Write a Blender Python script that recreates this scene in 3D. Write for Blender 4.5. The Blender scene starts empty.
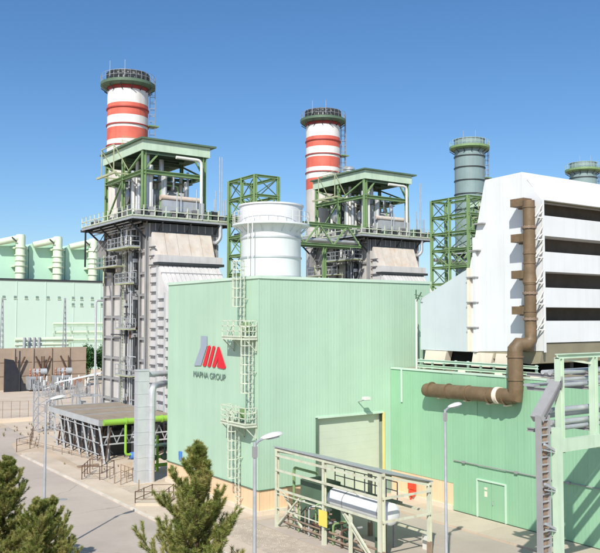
import bpy, math, random
from mathutils import Vector, Matrix
R = math.radians
random.seed(7)
scene = bpy.context.scene
col = scene.collection

# ------------------------------------------------------------------ camera
cd = bpy.data.cameras.new('camera'); cam = bpy.data.objects.new('camera', cd); col.objects.link(cam)
cam.location = (0, 0, 13.0)
cam.rotation_euler = (R(93.0), 0, R(-35.0))
cd.sensor_width = 36; cd.sensor_fit = 'HORIZONTAL'; cd.lens = 48.0
cd.clip_end = 20000; cd.clip_start = 0.3
scene.camera = cam
scene.render.resolution_x = 1024; scene.render.resolution_y = 944

# ------------------------------------------------------------------ sky and sun
SUN_EL = 41.0
AZ = math.atan2(-0.725, -0.690)            # compass bearing of the sun from +Y, clockwise
w = bpy.data.worlds.new('World'); scene.world = w; w.use_nodes = True
nt = w.node_tree; bg = nt.nodes['Background']
sky = nt.nodes.new('ShaderNodeTexSky'); sky.sky_type = 'NISHITA'; sky.sun_disc = False
sky.sun_elevation = R(SUN_EL); sky.sun_rotation = AZ
sky.altitude = 600; sky.air_density = 1.0; sky.dust_density = 1.6; sky.ozone_density = 4.0
hs = nt.nodes.new('ShaderNodeHueSaturation'); hs.inputs['Saturation'].default_value = 1.18
nt.links.new(sky.outputs[0], hs.inputs['Color']); nt.links.new(hs.outputs[0], bg.inputs[0]); bg.inputs[1].default_value = 0.126
sd = bpy.data.lights.new('sun', 'SUN'); so = bpy.data.objects.new('sun', sd); col.objects.link(so)
sd.energy = 4.7; sd.angle = R(0.55); sd.color = (1.0, 0.955, 0.87)
ce = math.cos(R(SUN_EL))
so.rotation_euler = Vector((0.725*ce, 0.690*ce, -math.sin(R(SUN_EL)))).to_track_quat('-Z', 'Y').to_euler()
so.location = (-40, -40, 80)
vs = scene.view_settings
vs.view_transform = 'Standard'; vs.look = 'None'; vs.exposure = 0.15; vs.gamma = 1.0; vs.use_curve_mapping = False

# ------------------------------------------------------------------ materials
def lin(c):
    return tuple((x/12.92 if x <= .04045 else ((x+.055)/1.055)**2.4) for x in (q/255 for q in c))
MATS = {}
def mat(name, rgb, rough=.6, metal=0.0, var=.10, scale=.6, streak=0.0, scol=None, rnd=0.0, bump=0.0, bscale=30,
        fine=0.0, patch=0.0, pcol=None, pscale=.25, spec=None, crack=0.0):
    m = bpy.data.materials.new(name); m.use_nodes = True
    n = m.node_tree.nodes; l = m.node_tree.links; b = n['Principled BSDF']
    c = lin(rgb); b.inputs['Roughness'].default_value = rough; b.inputs['Metallic'].default_value = metal
    if spec is not None: b.inputs['Specular IOR Level'].default_value = spec
    geo = n.new('ShaderNodeNewGeometry'); pos = geo.outputs['Position']
    def noise(sc, det=5, vec=None, rg=.6):
        t = n.new('ShaderNodeTexNoise'); t.inputs['Scale'].default_value = sc
        t.inputs['Detail'].default_value = det; t.inputs['Roughness'].default_value = rg
        l.new(vec or pos, t.inputs['Vector']); return t.outputs['Fac']
    def ramp(src, a, bb, va, vb):
        t = n.new('ShaderNodeMapRange'); t.inputs[1].default_value = a; t.inputs[2].default_value = bb
        t.inputs[3].default_value = va; t.inputs[4].default_value = vb; l.new(src, t.inputs[0]); return t.outputs[0]
    def mix(fac, A, B, mode='MIX'):
        t = n.new('ShaderNodeMix'); t.data_type = 'RGBA'; t.blend_type = mode
        if isinstance(fac, float): t.inputs[0].default_value = fac
        else: l.new(fac, t.inputs[0])
        for s, q in ((t.inputs[6], A), (t.inputs[7], B)):
            if isinstance(q, tuple): s.default_value = (*q, 1)
            else: l.new(q, s)
        return t.outputs[2]
    def scaled(sx, sy, sz):
        t = n.new('ShaderNodeVectorMath'); t.operation = 'MULTIPLY'; t.inputs[1].default_value = (sx, sy, sz)
        l.new(pos, t.inputs[0]); return t.outputs[0]
    lo = tuple(x*(1-var) for x in c); hi = tuple(min(1, x*(1+var)) for x in c)
    out = mix(ramp(noise(scale), .3, .7, 0, 1), lo, hi)
    if patch:
        out = mix(ramp(noise(pscale, 6), .48, .66, 0, patch), out, lin(pcol))
    if fine:
        out = mix(ramp(noise(9, 6, rg=.75), .3, .7, 0, fine), out, tuple(x*.55 for x in c))
    if streak:
        s = ramp(noise(1.0, 6, scaled(2.6, 2.6, .12)), .5, .78, 0, streak)
        out = mix(s, out, lin(scol) if scol else tuple(x*.6 for x in c))
    if crack:
        dv = n.new('ShaderNodeVectorMath'); dv.operation = 'ADD'
        nz = n.new('ShaderNodeTexNoise'); nz.inputs['Scale'].default_value = .9; nz.inputs['Detail'].default_value = 4; l.new(pos, nz.inputs['Vector'])
        l.new(pos, dv.inputs[0]); l.new(nz.outputs['Color'], dv.inputs[1])
        vo = n.new('ShaderNodeTexVoronoi'); vo.feature = 'DISTANCE_TO_EDGE'; vo.inputs['Scale'].default_value = .13; l.new(dv.outputs[0], vo.inputs['Vector'])
        ed = ramp(vo.outputs['Distance'], .003, .010, crack, 0)
        gate = n.new('ShaderNodeMath'); gate.operation = 'MULTIPLY'; l.new(ed, gate.inputs[0]); l.new(ramp(noise(.12, 3), .48, .6, 0, 1), gate.inputs[1])
        out = mix(gate.outputs[0], out, tuple(x*.35 for x in c))
        out = mix(ramp(noise(.7, 3), .66, .76, 0, crack*.6), out, tuple(x*.6 for x in c))
        out = mix(ramp(noise(1.0, 4, scaled(1.1, .03, 1)), .52, .7, 0, crack*.35), out, tuple(x*.7 for x in c))
    if rnd:
        oi = n.new('ShaderNodeObjectInfo')
        h = n.new('ShaderNodeHueSaturation')
        v = ramp(oi.outputs['Random'], 0, 1, 1-rnd, 1+rnd); l.new(v, h.inputs['Value'])
        l.new(out, h.inputs['Color']); out = h.outputs['Color']
    l.new(out, b.inputs['Base Color'])
    rr = ramp(noise(3, 4), .3, .7, max(0, rough-.08), min(1, rough+.1)); l.new(rr, b.inputs['Roughness'])
    if bump:
        bp = n.new('ShaderNodeBump'); bp.inputs['Strength'].default_value = bump; bp.inputs['Distance'].default_value = .05
        l.new(noise(bscale, 6), bp.inputs['Height']); l.new(bp.outputs[0], b.inputs['Normal'])
    MATS[name] = m; return m

mat('mint', (168, 198, 174), .5, var=.05, scale=.25, streak=.3, scol=(150, 178, 152), rnd=.028, patch=.25, pcol=(178, 202, 180), pscale=.12)
mat('mint_core', (150, 170, 152), .8)
mat('mint_trim', (190, 212, 194), .5, var=.06)
mat('hall_green', (141, 186, 151), .5, var=.06, scale=.25, streak=.35, scol=(118, 165, 130), rnd=.03, patch=.25, pcol=(152, 190, 158), pscale=.15)
mat('beige_panel', (226, 194, 158), .6, var=.06, streak=.3, scol=(205, 170, 130), rnd=.02)
mat('plinth', (216, 202, 182), .85, var=.1, fine=.2, bump=.3)
mat('door_grey', (190, 200, 180), .6, var=.05, streak=.25, scol=(180, 185, 168))
mat('yellow', (222, 202, 130), .5, var=.1, streak=.2)
mat('white_clad', (218, 221, 222), .45, var=.04, scale=.3, streak=.3, scol=(186, 186, 180), rnd=.015, patch=.2, pcol=(205, 204, 198), pscale=.4)
mat('duct_bluegrey', (192, 201, 203), .4, var=.05, scale=.3, streak=.2, scol=(160, 175, 175))
mat('white_paint', (214, 214, 208), .5, var=.05, streak=.25, scol=(190, 185, 170))
mat('stack_white', (226, 225, 220), .55, var=.06, streak=.55, scol=(180, 168, 158), patch=.3, pcol=(205, 196, 188), pscale=.5)
mat('stack_red', (205, 100, 82), .6, var=.12, streak=.55, scol=(160, 74, 60), patch=.35, pcol=(214, 128, 108), pscale=.5)
mat('stack_darkred', (160, 60, 54), .6, var=.1, streak=.3)
mat('stack_grey', (128, 148, 148), .5, var=.07, streak=.35, scol=(95, 112, 112))
mat('dark_metal', (52, 56, 58), .6, var=.2, streak=.3)
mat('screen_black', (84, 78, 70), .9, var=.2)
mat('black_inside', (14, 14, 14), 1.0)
mat('casing_grey', (200, 196, 190), .5, metal=.0, var=.10, scale=.5, streak=.4, scol=(140, 134, 128), rnd=.05, patch=.35, pcol=(182, 176, 168), pscale=.35)
mat('steel_grey', (148, 148, 148), .55, metal=.0, var=.12, streak=.3)
mat('casing_dark', (104, 104, 106), .6, metal=.0, var=.2, streak=.4, scol=(60, 62, 66))
mat('duct_beige', (198, 190, 180), .6, var=.12, scale=.8, streak=.4, scol=(176, 140, 112), patch=.5, pcol=(186, 160, 134), pscale=.5)
mat('duct_pale', (200, 198, 196), .55, var=.08, streak=.4, scol=(160, 152, 148), rnd=.03)
mat('silver', (200, 202, 205), .38, metal=.55, var=.10, scale=1.2, streak=.2)
mat('silver_matte', (186, 190, 192), .5, metal=.25, var=.08, scale=1.2, streak=.3, scol=(150, 150, 150))
mat('galv', (176, 180, 184), .5, metal=.4, var=.12, scale=2)
mat('green_steel', (122, 150, 102), .55, var=.14, scale=.7, streak=.3, scol=(88, 120, 70))
mat('green_pale', (184, 205, 182), .55, var=.10, streak=.3, scol=(120, 150, 110))
mat('green_dark', (84, 108, 88), .6, var=.15)
mat('bright_green', (136, 182, 66), .5, var=.1)
mat('olive_rail', (166, 172, 138), .6, var=.2, scale=1.5)
mat('pale_rail', (196, 204, 184), .55, var=.15, scale=2)
mat('grate', (128, 134, 116), .8, var=.2, scale=3)
mat('brown_duct', (112, 93, 68), .55, var=.18, scale=1.4, streak=.45, scol=(84, 62, 46), fine=.35, patch=.5, pcol=(140, 116, 92), pscale=1.2)
mat('cream_support', (226, 214, 196), .6, var=.08, streak=.3)
mat('olive_under', (150, 144, 122), .7, var=.12)
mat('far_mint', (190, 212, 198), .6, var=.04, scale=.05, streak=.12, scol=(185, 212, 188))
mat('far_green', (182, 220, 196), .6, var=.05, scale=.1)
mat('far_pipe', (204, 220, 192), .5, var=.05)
mat('far_window', (120, 140, 130), .3, var=.2)
mat('blast_wall', (164, 146, 128), .8, var=.10, scale=.6, streak=.3, scol=(150, 122, 98), rnd=.04, fine=.2)
mat('rust', (88, 66, 54), .8, var=.25, scale=4)
mat('rust_pale', (142, 122, 104), .8, var=.2, scale=4)
mat('red_paint', (228, 70, 44), .5, var=.08)
mat('blue_paint', (70, 120, 190), .5, var=.1)
mat('navy_net', (38, 40, 48), .8, var=.3, scale=1)
mat('sign_yellow', (226, 208, 96), .5, var=.1)
mat('concrete', (204, 188, 168), .9, var=.10, scale=.35, fine=.3, patch=.4, pcol=(176, 160, 140), bump=.25, bscale=20, crack=.25)
mat('slab', (196, 182, 164), .9, var=.10, scale=.5, fine=.3, patch=.35, pcol=(182, 170, 152), bump=.2, bscale=20, rnd=.05)
mat('kerbstone', (212, 202, 188), .9, var=.12, scale=1, fine=.3, bump=.3, rnd=.08)
mat('asphalt', (184, 172, 160), .92, var=.07, scale=.18, fine=.25, patch=.45, pcol=(158, 148, 136), pscale=.16, bump=.3, bscale=60, crack=.4)
mat('dirt', (204, 184, 160), .95, var=.16, scale=.12, fine=.4, patch=.6, pcol=(168, 150, 126), pscale=.1, bump=.6, bscale=8)
mat('deck_slat', (158, 146, 130), .85, var=.18, scale=.8, fine=.4, patch=.4, pcol=(130, 116, 100), pscale=.6)
mat('shelter_paint', (200, 203, 182), .6, var=.14, scale=1.5, streak=.5, scol=(160, 140, 110), patch=.35, pcol=(180, 170, 140), pscale=1.5)
mat('gravel', (200, 186, 168), .95, var=.2, scale=2.2, fine=.6, patch=.5, pcol=(165, 152, 136), pscale=.6, bump=1.0, bscale=14)
mat('logo_grey', (150, 160, 174), .5, var=.03)
mat('logo_red', (212, 30, 48), .5, var=.04)
mat('letter_grey', (98, 120, 112), .6, var=.03)
mat('bark', (96, 74, 56), .9, var=.25, scale=6, bump=.6)
mat('porcelain', (150, 110, 90), .35, var=.1)
mat('glassy', (190, 205, 205), .25, var=.05)

def foliage(name, a, b_, cc):
    m = bpy.data.materials.new(name); m.use_nodes = True; n = m.node_tree.nodes; l = m.node_tree.links; b = n['Principled BSDF']
    g = n.new('ShaderNodeNewGeometry')
    t = n.new('ShaderNodeTexNoise'); t.inputs['Scale'].default_value = 2.3; t.inputs['Detail'].default_value = 3
    l.new(g.outputs['Position'], t.inputs['Vector'])
    r = n.new('ShaderNodeValToRGB'); e = r.color_ramp.elements
    e[0].position = .34; e[0].color = (*lin(a), 1); e[1].position = .66; e[1].color = (*lin(cc), 1)
    k = e.new(.5); k.color = (*lin(b_), 1)
    ri = n.new('ShaderNodeMath'); ri.operation = 'MULTIPLY_ADD'; ri.inputs[1].default_value = .3; ri.inputs[2].default_value = -.15
    l.new(g.outputs['Random Per Island'], ri.inputs[0])
    ad = n.new('ShaderNodeMath'); ad.operation = 'ADD'; l.new(ri.outputs[0], ad.inputs[0]); l.new(t.outputs['Fac'], ad.inputs[1])
    l.new(ad.outputs[0], r.inputs[0]); l.new(r.outputs[0], b.inputs['Base Color'])
    b.inputs['Roughness'].default_value = .65; b.inputs['Specular IOR Level'].default_value = .25
    tr = n.new('ShaderNodeBsdfTranslucent'); l.new(r.outputs[0], tr.inputs['Color'])
    mx = n.new('ShaderNodeMixShader'); mx.inputs[0].default_value = .4
    l.new(b.outputs[0], mx.inputs[1]); l.new(tr.outputs[0], mx.inputs[2]); l.new(mx.outputs[0], n['Material Output'].inputs['Surface'])
    MATS[name] = m
foliage('pine_needles', (116, 130, 64), (154, 162, 90), (178, 168, 108))
foliage('leafy', (48, 84, 44), (66, 108, 58), (90, 130, 72))
foliage('scrub', (146, 136, 96), (166, 152, 112), (180, 164, 126))

# ------------------------------------------------------------------ mesh helpers
class MB:
    def __init__(s): s.v = []; s.f = []
    def add(s, vs, fs):
        o = len(s.v); s.v += [tuple(q) for q in vs]; s.f += [tuple(i+o for i in q) for q in fs]; return s
    def box(s, x0, y0, z0, x1, y1, z1):
        v = [(x, y, z) for z in (z0, z1) for y in (y0, y1) for x in (x0, x1)]
        return s.add(v, [(0,2,3,1),(4,5,7,6),(0,1,5,4),(2,6,7,3),(0,4,6,2),(1,3,7,5)])
    def beam(s, a, b, w=.2, h=None, up=(0,0,1)):
        a = Vector(a); b = Vector(b); h = w if h is None else h
        d = (b-a).normalized(); u = Vector(up)
        if abs(d.dot(u)) > .98: u = Vector((0,1,0))
        x = d.cross(u).normalized(); y = x.cross(d).normalized(); v = []
        for p in (a, b):
            for sx, sy in ((-1,-1),(1,-1),(1,1),(-1,1)): v.append(p + x*(w/2*sx) + y*(h/2*sy))
        return s.add(v, [(3,2,1,0),(4,5,6,7),(0,1,5,4),(1,2,6,5),(2,3,7,6),(3,0,4,7)])
    def ibeam(s, a, b, w=.3, t=.04, up=(0,0,1)):
        a = Vector(a); b = Vector(b); d = (b-a).normalized(); u = Vector(up)
        if abs(d.dot(u)) > .98: u = Vector((1,0,0))
        x = d.cross(u).normalized(); y = x.cross(d).normalized()
        o = y*(w/2-t/2)
        s.beam(a+o, b+o, w, t, up=y); s.beam(a-o, b-o, w, t, up=y); s.beam(a, b, t, w-2*t, up=y); return s
    def tube(s, pts, r, n=8, caps=True):
        P = [Vector(p) for p in pts]; rr = r if isinstance(r, (list, tuple)) else [r]*len(P)
        t0 = (P[1]-P[0]).normalized(); u = Vector((0,0,1)) if abs(t0.z) < .9 else Vector((1,0,0))
        x = t0.cross(u).normalized(); v = []; N = len(P)
        for i, p in enumerate(P):
            t = ((P[min(i+1,N-1)]-p).normalized() + (p-P[max(i-1,0)]).normalized()).normalized() if 0 < i < N-1 else ((P[1]-P[0]) if i == 0 else (P[-1]-P[-2])).normalized()
            x = (x - t*x.dot(t)).normalized(); y = t.cross(x); k = 1.0
            if 0 < i < N-1:
                c = (P[i+1]-p).normalized().dot((p-P[i-1]).normalized()); k = 1/max(.5, math.sqrt((1+c)/2)) if c < .95 else 1
            for j in range(n):
                a = 2*math.pi*j/n; v.append(p + x*(math.cos(a)*rr[i]) + y*(math.sin(a)*rr[i]))
        f = [(i*n+j, i*n+(j+1)%n, (i+1)*n+(j+1)%n, (i+1)*n+j) for i in range(N-1) for j in range(n)]
        if caps: f += [tuple(reversed(range(n))), tuple((N-1)*n+j for j in range(n))]
        return s.add(v, f)
    def lathe(s, cx, cy, prof, n=32, cap=True):
        v = [(cx+r*math.cos(2*math.pi*j/n), cy+r*math.sin(2*math.pi*j/n), z) for r, z in prof for j in range(n)]; N = len(prof)
        f = [(i*n+j, i*n+(j+1)%n, (i+1)*n+(j+1)%n, (i+1)*n+j) for i in range(N-1) for j in range(n)]
        if cap: f += [tuple(reversed(range(n))), tuple((N-1)*n+j for j in range(n))]
        return s.add(v, f)
    def ext(s, poly, axis, a, b):           # polygon in the two other axes extruded from a to b
        def mk(p, q):
            return {'x': (q, p[0], p[1]), 'y': (p[0], q, p[1]), 'z': (p[0], p[1], q)}[axis]
        n = len(poly); v = [mk(p, a) for p in poly] + [mk(p, b) for p in poly]
        return s.add(v, [tuple(range(n)), tuple(reversed(range(n, 2*n)))] + [(i, n+i, n+(i+1)%n, (i+1)%n) for i in range(n)])
    def quad(s, a, b, c, d): return s.add([a, b, c, d], [(0,1,2,3)])
    def mesh(s, name, m, off=(0,0,0), smooth=True):
        me = bpy.data.meshes.new(name)
        me.from_pydata([(x-off[0], y-off[1], z-off[2]) for x, y, z in s.v], [], s.f)
        import bmesh
        bm = bmesh.new(); bm.from_mesh(me); bmesh.ops.recalc_face_normals(bm, faces=bm.faces); bm.to_mesh(me); bm.free()
        me.materials.append(MATS[m])
        if smooth:
            me.polygons.foreach_set('use_smooth', [True]*len(me.polygons)); me.set_sharp_from_angle(angle=R(38))
        return me
    def build(s, name, m, parent=None, smooth=True):
        off = WPOS.get(parent.name, (0,0,0)) if parent else (0,0,0)
        o = bpy.data.objects.new(name, s.mesh(name, m, off, smooth)); col.objects.link(o)
        if parent: o.parent = parent; WPOS[o.name] = off
        return o
WPOS = {}
def tag(o, label=None, cat=None, group=None, kind=None):
    for k, v in (('label', label), ('category', cat), ('group', group), ('kind', kind)):
        if v: o[k] = v
    return o
def thing(name, label, cat, loc, group=None):
    o = bpy.data.objects.new(name, None); col.objects.link(o); o.location = loc; o.empty_display_size = .3
    WPOS[o.name] = tuple(loc); return tag(o, label, cat, group)
def struct(mb, name, m):
    return tag(mb.build(name, m, smooth=False), kind='structure')
def inst(src_mesh, name, loc, parent):
    o = bpy.data.objects.new(name, src_mesh); col.objects.link(o); o.parent = parent
    b = WPOS.get(parent.name, (0,0,0)); o.location = (loc[0]-b[0], loc[1]-b[1], loc[2]-b[2]); return o
def copy_tree(o, parent=None):
    c = o.copy(); col.objects.link(c); c.parent = parent
    for ch in list(o.children): copy_tree(ch, c)
    return c
def railing(mb, pts, h=1.1, step=1.5, w=.05, rails=(1.1, .6), toe=.0, closed=False):
    P = [Vector(p) for p in pts]
    if closed: P.append(P[0])
    for si, (a, b) in enumerate(zip(P, P[1:])):
        L = (b-a).length; k = max(1, round(L/step))
        for i in range(1 if si else 0, k if closed and si == len(P)-2 else k+1):
            p = a + (b-a)*(i/k); mb.beam(p, p+Vector((0,0,h-.004)), w)
        for z in rails:
            z += .003*(si % 2)
            mb.beam(a+Vector((0,0,z)), b+Vector((0,0,z)), w)
        if toe: mb.beam(a+Vector((0,0,toe/2)), b+Vector((0,0,toe/2)), .02, toe)
    return mb
def elbow(pts, r, n=5):
    """round the corners of a pipe path"""
    P = [Vector(p) for p in pts]; out = [P[0]]
    for a, b, c in zip(P, P[1:], P[2:]):
        d1 = (a-b).normalized(); d2 = (c-b).normalized(); k = min(r, (a-b).length*.49, (c-b).length*.49)
        for i in range(n+1):
            t = i/n; out.append((b+d1*k)*(1-t)**2 + b*2*t*(1-t) + (b+d2*k)*t**2)
    out.append(P[-1]); return out

# ------------------------------------------------------------------ ground, road, pavements
mb = MB(); mb.quad((-6000,-6000,0),(6000,-6000,0),(6000,6000,0),(-6000,6000,0)); struct(mb, 'ground', 'dirt')
mb = MB(); mb.quad((14.6,-40,.004),(22.2,-40,.004),(22.2,79,.004),(14.6,79,.004))
mb.add([(22.2,79,.004),(14.6,79,.004),(15.2,86,.004),(17.5,92,.004),(21,97,.004),(40,104,.004),(44,97,.004),(27,90,.004),(23.6,86,.004)], [(0,8,7,6,5,4,3,2,1)])
struct(mb, 'road', 'asphalt')
kerb = tag(bpy.data.objects.new('kerb', None), kind='structure'); col.objects.link(kerb)
km = MB().box(-.09,-.49,0,.09,.49,.13).mesh('kerb_stone', 'kerbstone')
for x in (14.5, 22.32):
    for i in range(58): inst(km, 'kerb_stone', (x, 20.5+i, 0), kerb)
mb = MB(); mb.quad((22.42,24,.10),(24.2,24,.10),(24.2,79,.10),(22.42,79,.10)); struct(mb, 'pavement', 'concrete')
mb = MB(); mb.quad((24.2,24,.008),(27.3,24,.008),(27.3,59,.008),(24.2,59,.008)); struct(mb, 'gravel_bed', 'gravel')
mb = MB(); mb.quad((27.35,14,.012),(36.7,14,.012),(36.7,44.2,.012),(27.35,44.2,.012)); struct(mb, 'yard_paving', 'asphalt')
ap = tag(bpy.data.objects.new('apron', None), kind='structure'); col.objects.link(ap)
sm = MB().box(-1.45,-1.22,-.05,1.45,1.22,.10).mesh('paving_slab', 'slab')
for i in range(12): inst(sm, 'paving_slab', (38.3, 18+i*2.46, 0), ap)
sm2 = MB().box(-.62,-1.22,-.05,.62,1.22,.06).mesh('paving_slab', 'slab')
for i in range(6): inst(sm2, 'paving_slab', (27.55, 46.6+i*2.46, 0), ap)
sm3 = MB().box(-1.22,-.4,-.05,1.22,.4,.06).mesh('paving_slab', 'slab')
for i in range(4): inst(sm3, 'paving_slab', (28.6+i*2.46, 44.65, 0), ap)
mb = MB(); mb.quad((24.3,59.2,.01),(60,59.2,.01),(60,150,.01),(30,150,.01)); struct(mb, 'plant_yard', 'concrete')

# loose stones and dry scrub on the gravel
mb = MB(); rnd = random.Random(3)
for i in range(2600):
    x = rnd.uniform(24.3, 27.2) if i % 3 else rnd.uniform(22.5, 27.0); y = rnd.uniform(34, 66) ; r = rnd.uniform(.02, .06)
    z = .1 if x < 24.2 else .008
    if x < 24.2 and rnd.random() < .7: continue
    v = [(x+r*rnd.uniform(.6,1.2)*a, y+r*rnd.uniform(.6,1.2)*b, z+r*c) for a, b, c in ((1,0,.1),(0,1,.1),(-1,0,.1),(0,-1,.1),(0,0,.9))]
    mb.add(v, [(0,1,4),(1,2,4),(2,3,4),(3,0,4)])
tag(mb.build('loose_stones', 'gravel', smooth=False), 'scattered pale stones on the gravel beside the green building', 'stones', kind='stuff')
mb = MB()
def tuft(x, y, h, k, rnd):
    for j in range(k):
        a = rnd.uniform(0, 6.28); t = rnd.uniform(.1, .7); q = rnd.uniform(.5, 1)*h
        dx, dy = math.cos(a)*t*q, math.sin(a)*t*q; wx, wy = -math.sin(a)*.02, math.cos(a)*.02
        mb.add([(x-wx, y-wy, 0), (x+wx, y+wy, 0), (x+dx, y+dy, q)], [(0,1,2)])
for i in range(110):
    x = rnd.uniform(18, 36); y = rnd.uniform(90, 100) if i < 80 else rnd.uniform(60, 100)
    if y < 90 and x < 23: x += 6
    tuft(x, y, rnd.uniform(.15, .5), 26, rnd)
tag(mb.build('dry_scrub', 'scrub', smooth=False), 'dry scrub growing on bare ground by the road bend', 'scrub', kind='stuff')

# ------------------------------------------------------------------ corrugated panels
def panel_mesh(width, height, m, axis, ribs=4, depth=.003, gap=.0025):
    """corrugated sheet, bottom-centre origin, ribs towards the outside (-axis)"""
    hw = width/2-gap; pts = []; p = 2*hw/ribs
    for i in range(ribs):
        a = -hw+i*p
        pts += [(a, 0), (a+p*.55, 0), (a+p*.65, depth), (a+p*.90, depth), (a+p, 0)]
    q = []
    for t in pts:
        if not q or abs(q[-1][0]-t[0]) > 1e-6: q.append(t)
    mb = MB(); n = len(q); v = []
    for z in (0, height):
        for t, d in q: v.append((-d, t, z) if axis == 'x' else (t, -d, z))
    f = [(i, i+1, n+i+1, n+i) for i in range(n-1)]
    e = len(v)
    for z in (0, height):
        for t in (q[0][0], q[-1][0]): v.append((.03, t, z) if axis == 'x' else (t, .03, z))
    f += [(0, n, e+2, e), (n-1, e+1, e+3, 2*n-1)]
    return mb.add(v, f).mesh('cladding_panel', m, smooth=False)

# ------------------------------------------------------------------ turbine building (main green block)
X0, X1, Y0, Y1, HT = 28.26, 44.0, 45.16, 58.9, 15.8
tb = thing('turbine_building', 'tall mint green corrugated building with grey and red logo and beige base', 'building', (36, 52, 0))
MB().box(X0+.10, Y0+.50, .0, X1, Y1, HT-.12).build('wall', 'mint_core', tb, False)
pm = panel_mesh(13.74/14, HT-1.72, 'mint', 'x')
for i in range(14): inst(pm, 'cladding_panel', (X0+.03, Y0+13.74/14*(i+.5), 1.70), tb)
DX0, DX1, DZ = 33.06, 39.08, 6.1
wd = (DX0-X0)/5
pm = panel_mesh(wd, HT-1.72, 'mint', 'y')
for i in range(5): inst(pm, 'cladding_panel', (X0+wd*(i+.5), Y0+.03, 1.70), tb)
wd2 = (DX1-DX0)/6; pm = panel_mesh(wd2, HT-DZ-.02, 'mint', 'y')
for i in range(6): inst(pm, 'cladding_panel', (DX0+wd2*(i+.5), Y0+.03, DZ), tb)
wd3 = (X1-DX1)/5; pm = panel_mesh(wd3, HT-1.72, 'mint', 'y')
for i in range(5): inst(pm, 'cladding_panel', (DX1+wd3*(i+.5), Y0+.03, 1.70), tb)
bpm = panel_mesh(13.74/14, 1.36, 'beige_panel', 'x')
for i in range(14): inst(bpm, 'base_panel', (X0+.06, Y0+13.74/14*(i+.5), .34), tb)
bpm = panel_mesh(wd, 1.36, 'beige_panel', 'y')
for i in range(5): inst(bpm, 'base_panel', (X0+wd*(i+.5), Y0+.06, .34), tb)
MB().box(X0-.12, Y0-.12, 0, X0+.3, Y1+.05, .34).box(X0+.31, Y0-.12, 0, DX0-.1, Y0+.3, .34).build('plinth', 'plinth', tb, False)
MB().box(X0-.03, Y0-.03, 1.66, X0+.05, Y1+.02, 1.705).box(X0+.06, Y0-.03, 1.66, DX0-.05, Y0+.05, 1.705).build('drip_flashing', 'green_dark', tb, False)
MB().box(X0-.05, Y0-.05, HT-.13, X0+.22, Y1+.1, HT+.06).box(X0+.23, Y0-.05, HT-.13, X1+.1, Y0+.22, HT+.06).box(X0+.23, Y1-.15, HT-.13, X1+.1, Y1+.1, HT+.06).build('parapet_cap', 'mint_trim', tb, False)
MB().box(X0+.24, Y0+.24, HT-.1, X1, Y1-.16, HT-.06).build('roof', 'green_pale', tb, False)
MB().box(X0+.002, Y0+.002, 1.71, X0+.06, Y0+.06, HT-.14).build('corner_trim', 'mint', tb, False)
# recessed roller door
rd = MB().box(DX0+.05, Y0+.40, 0.02, DX1-.05, Y0+.45, DZ-.02).build('roller_door', 'door_grey', tb, False)
slm = MB().box(-(DX1-DX0)/2+.06, -.02, .001, (DX1-DX0)/2-.06, .02, .4985).mesh('door_slat', 'door_grey', smooth=False)
for i in range(12): inst(slm, 'door_slat', ((DX0+DX1)/2, Y0+.375, .04+i*.5), rd)
MB().box(DX0-.1, Y0-.06, .35, DX0+.04, Y0+.39, DZ+.02).build('door_jamb', 'green_dark', tb, False)
MB().box(DX0-.1, Y0-.05, DZ-.06, DX1+.02, Y0+.39, DZ+.08).build('door_lintel', 'mint_trim', tb, False)
MB().box(DX1-.02, Y0-.08, .02, DX1+.12, Y0+.06, DZ+.02).build('door_jamb', 'yellow', tb, False)
# logo and lettering on the west face
lg = MB().ext([(53.18,11.69),(52.25,11.7),(52.24,10.97),(53.15,9.5),(54.24,9.45),(53.2,10.9)], 'x', X0-.045, X0-.02).build('logo_stack', 'logo_grey', tb, False)
for poly in ([(52.07,10.99),(51.8,11.03),(51.66,10.93),(52.36,9.53),(52.6,9.45),(52.89,9.53)],
             [(51.37,10.98),(51.12,11.02),(51.0,10.91),(51.68,9.52),(51.9,9.44),(52.16,9.52)]):
    MB().ext(poly, 'x', X0-.045, X0-.02).build('logo_bar', 'logo_red', tb, False)
MB().ext([(50.64,10.94),(50.45,10.98),(50.28,10.81),(49.47,9.6),(49.5,9.49),(49.76,9.42),(50.6,9.47),(50.71,9.58),(50.50,10.2),(50.98,9.52),(51.2,9.44),(51.43,9.52)], 'x', X0-.045, X0-.02).build('logo_bar', 'logo_red', tb, False)
fc = bpy.data.curves.new('lettering', 'FONT'); fc.body = 'MAPNA GROUP'; fc.size = .62; fc.extrude = .008; fc.align_x = 'CENTER'
fo = bpy.data.objects.new('lettering_source', fc); col.objects.link(fo)
bpy.context.view_layer.update()
me = bpy.data.meshes.new_from_object(fo.evaluated_get(bpy.context.evaluated_depsgraph_get()))
bpy.data.objects.remove(fo); me.materials.clear(); me.materials.append(MATS['letter_grey'])
wdt = max(v.co.x for v in me.vertices)-min(v.co.x for v in me.vertices)
lo = bpy.data.objects.new('lettering', me); col.objects.link(lo); lo.parent = tb
lo.matrix_local = Matrix.Translation((X0-.035-36, 51.92-52, 8.62)) @ Matrix(((0,0,-1,0),(-1,0,0,0),(0,1,0,0),(0,0,0,1))) @ Matrix.Diagonal((4.85/wdt, 1, 1, 1))

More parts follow.
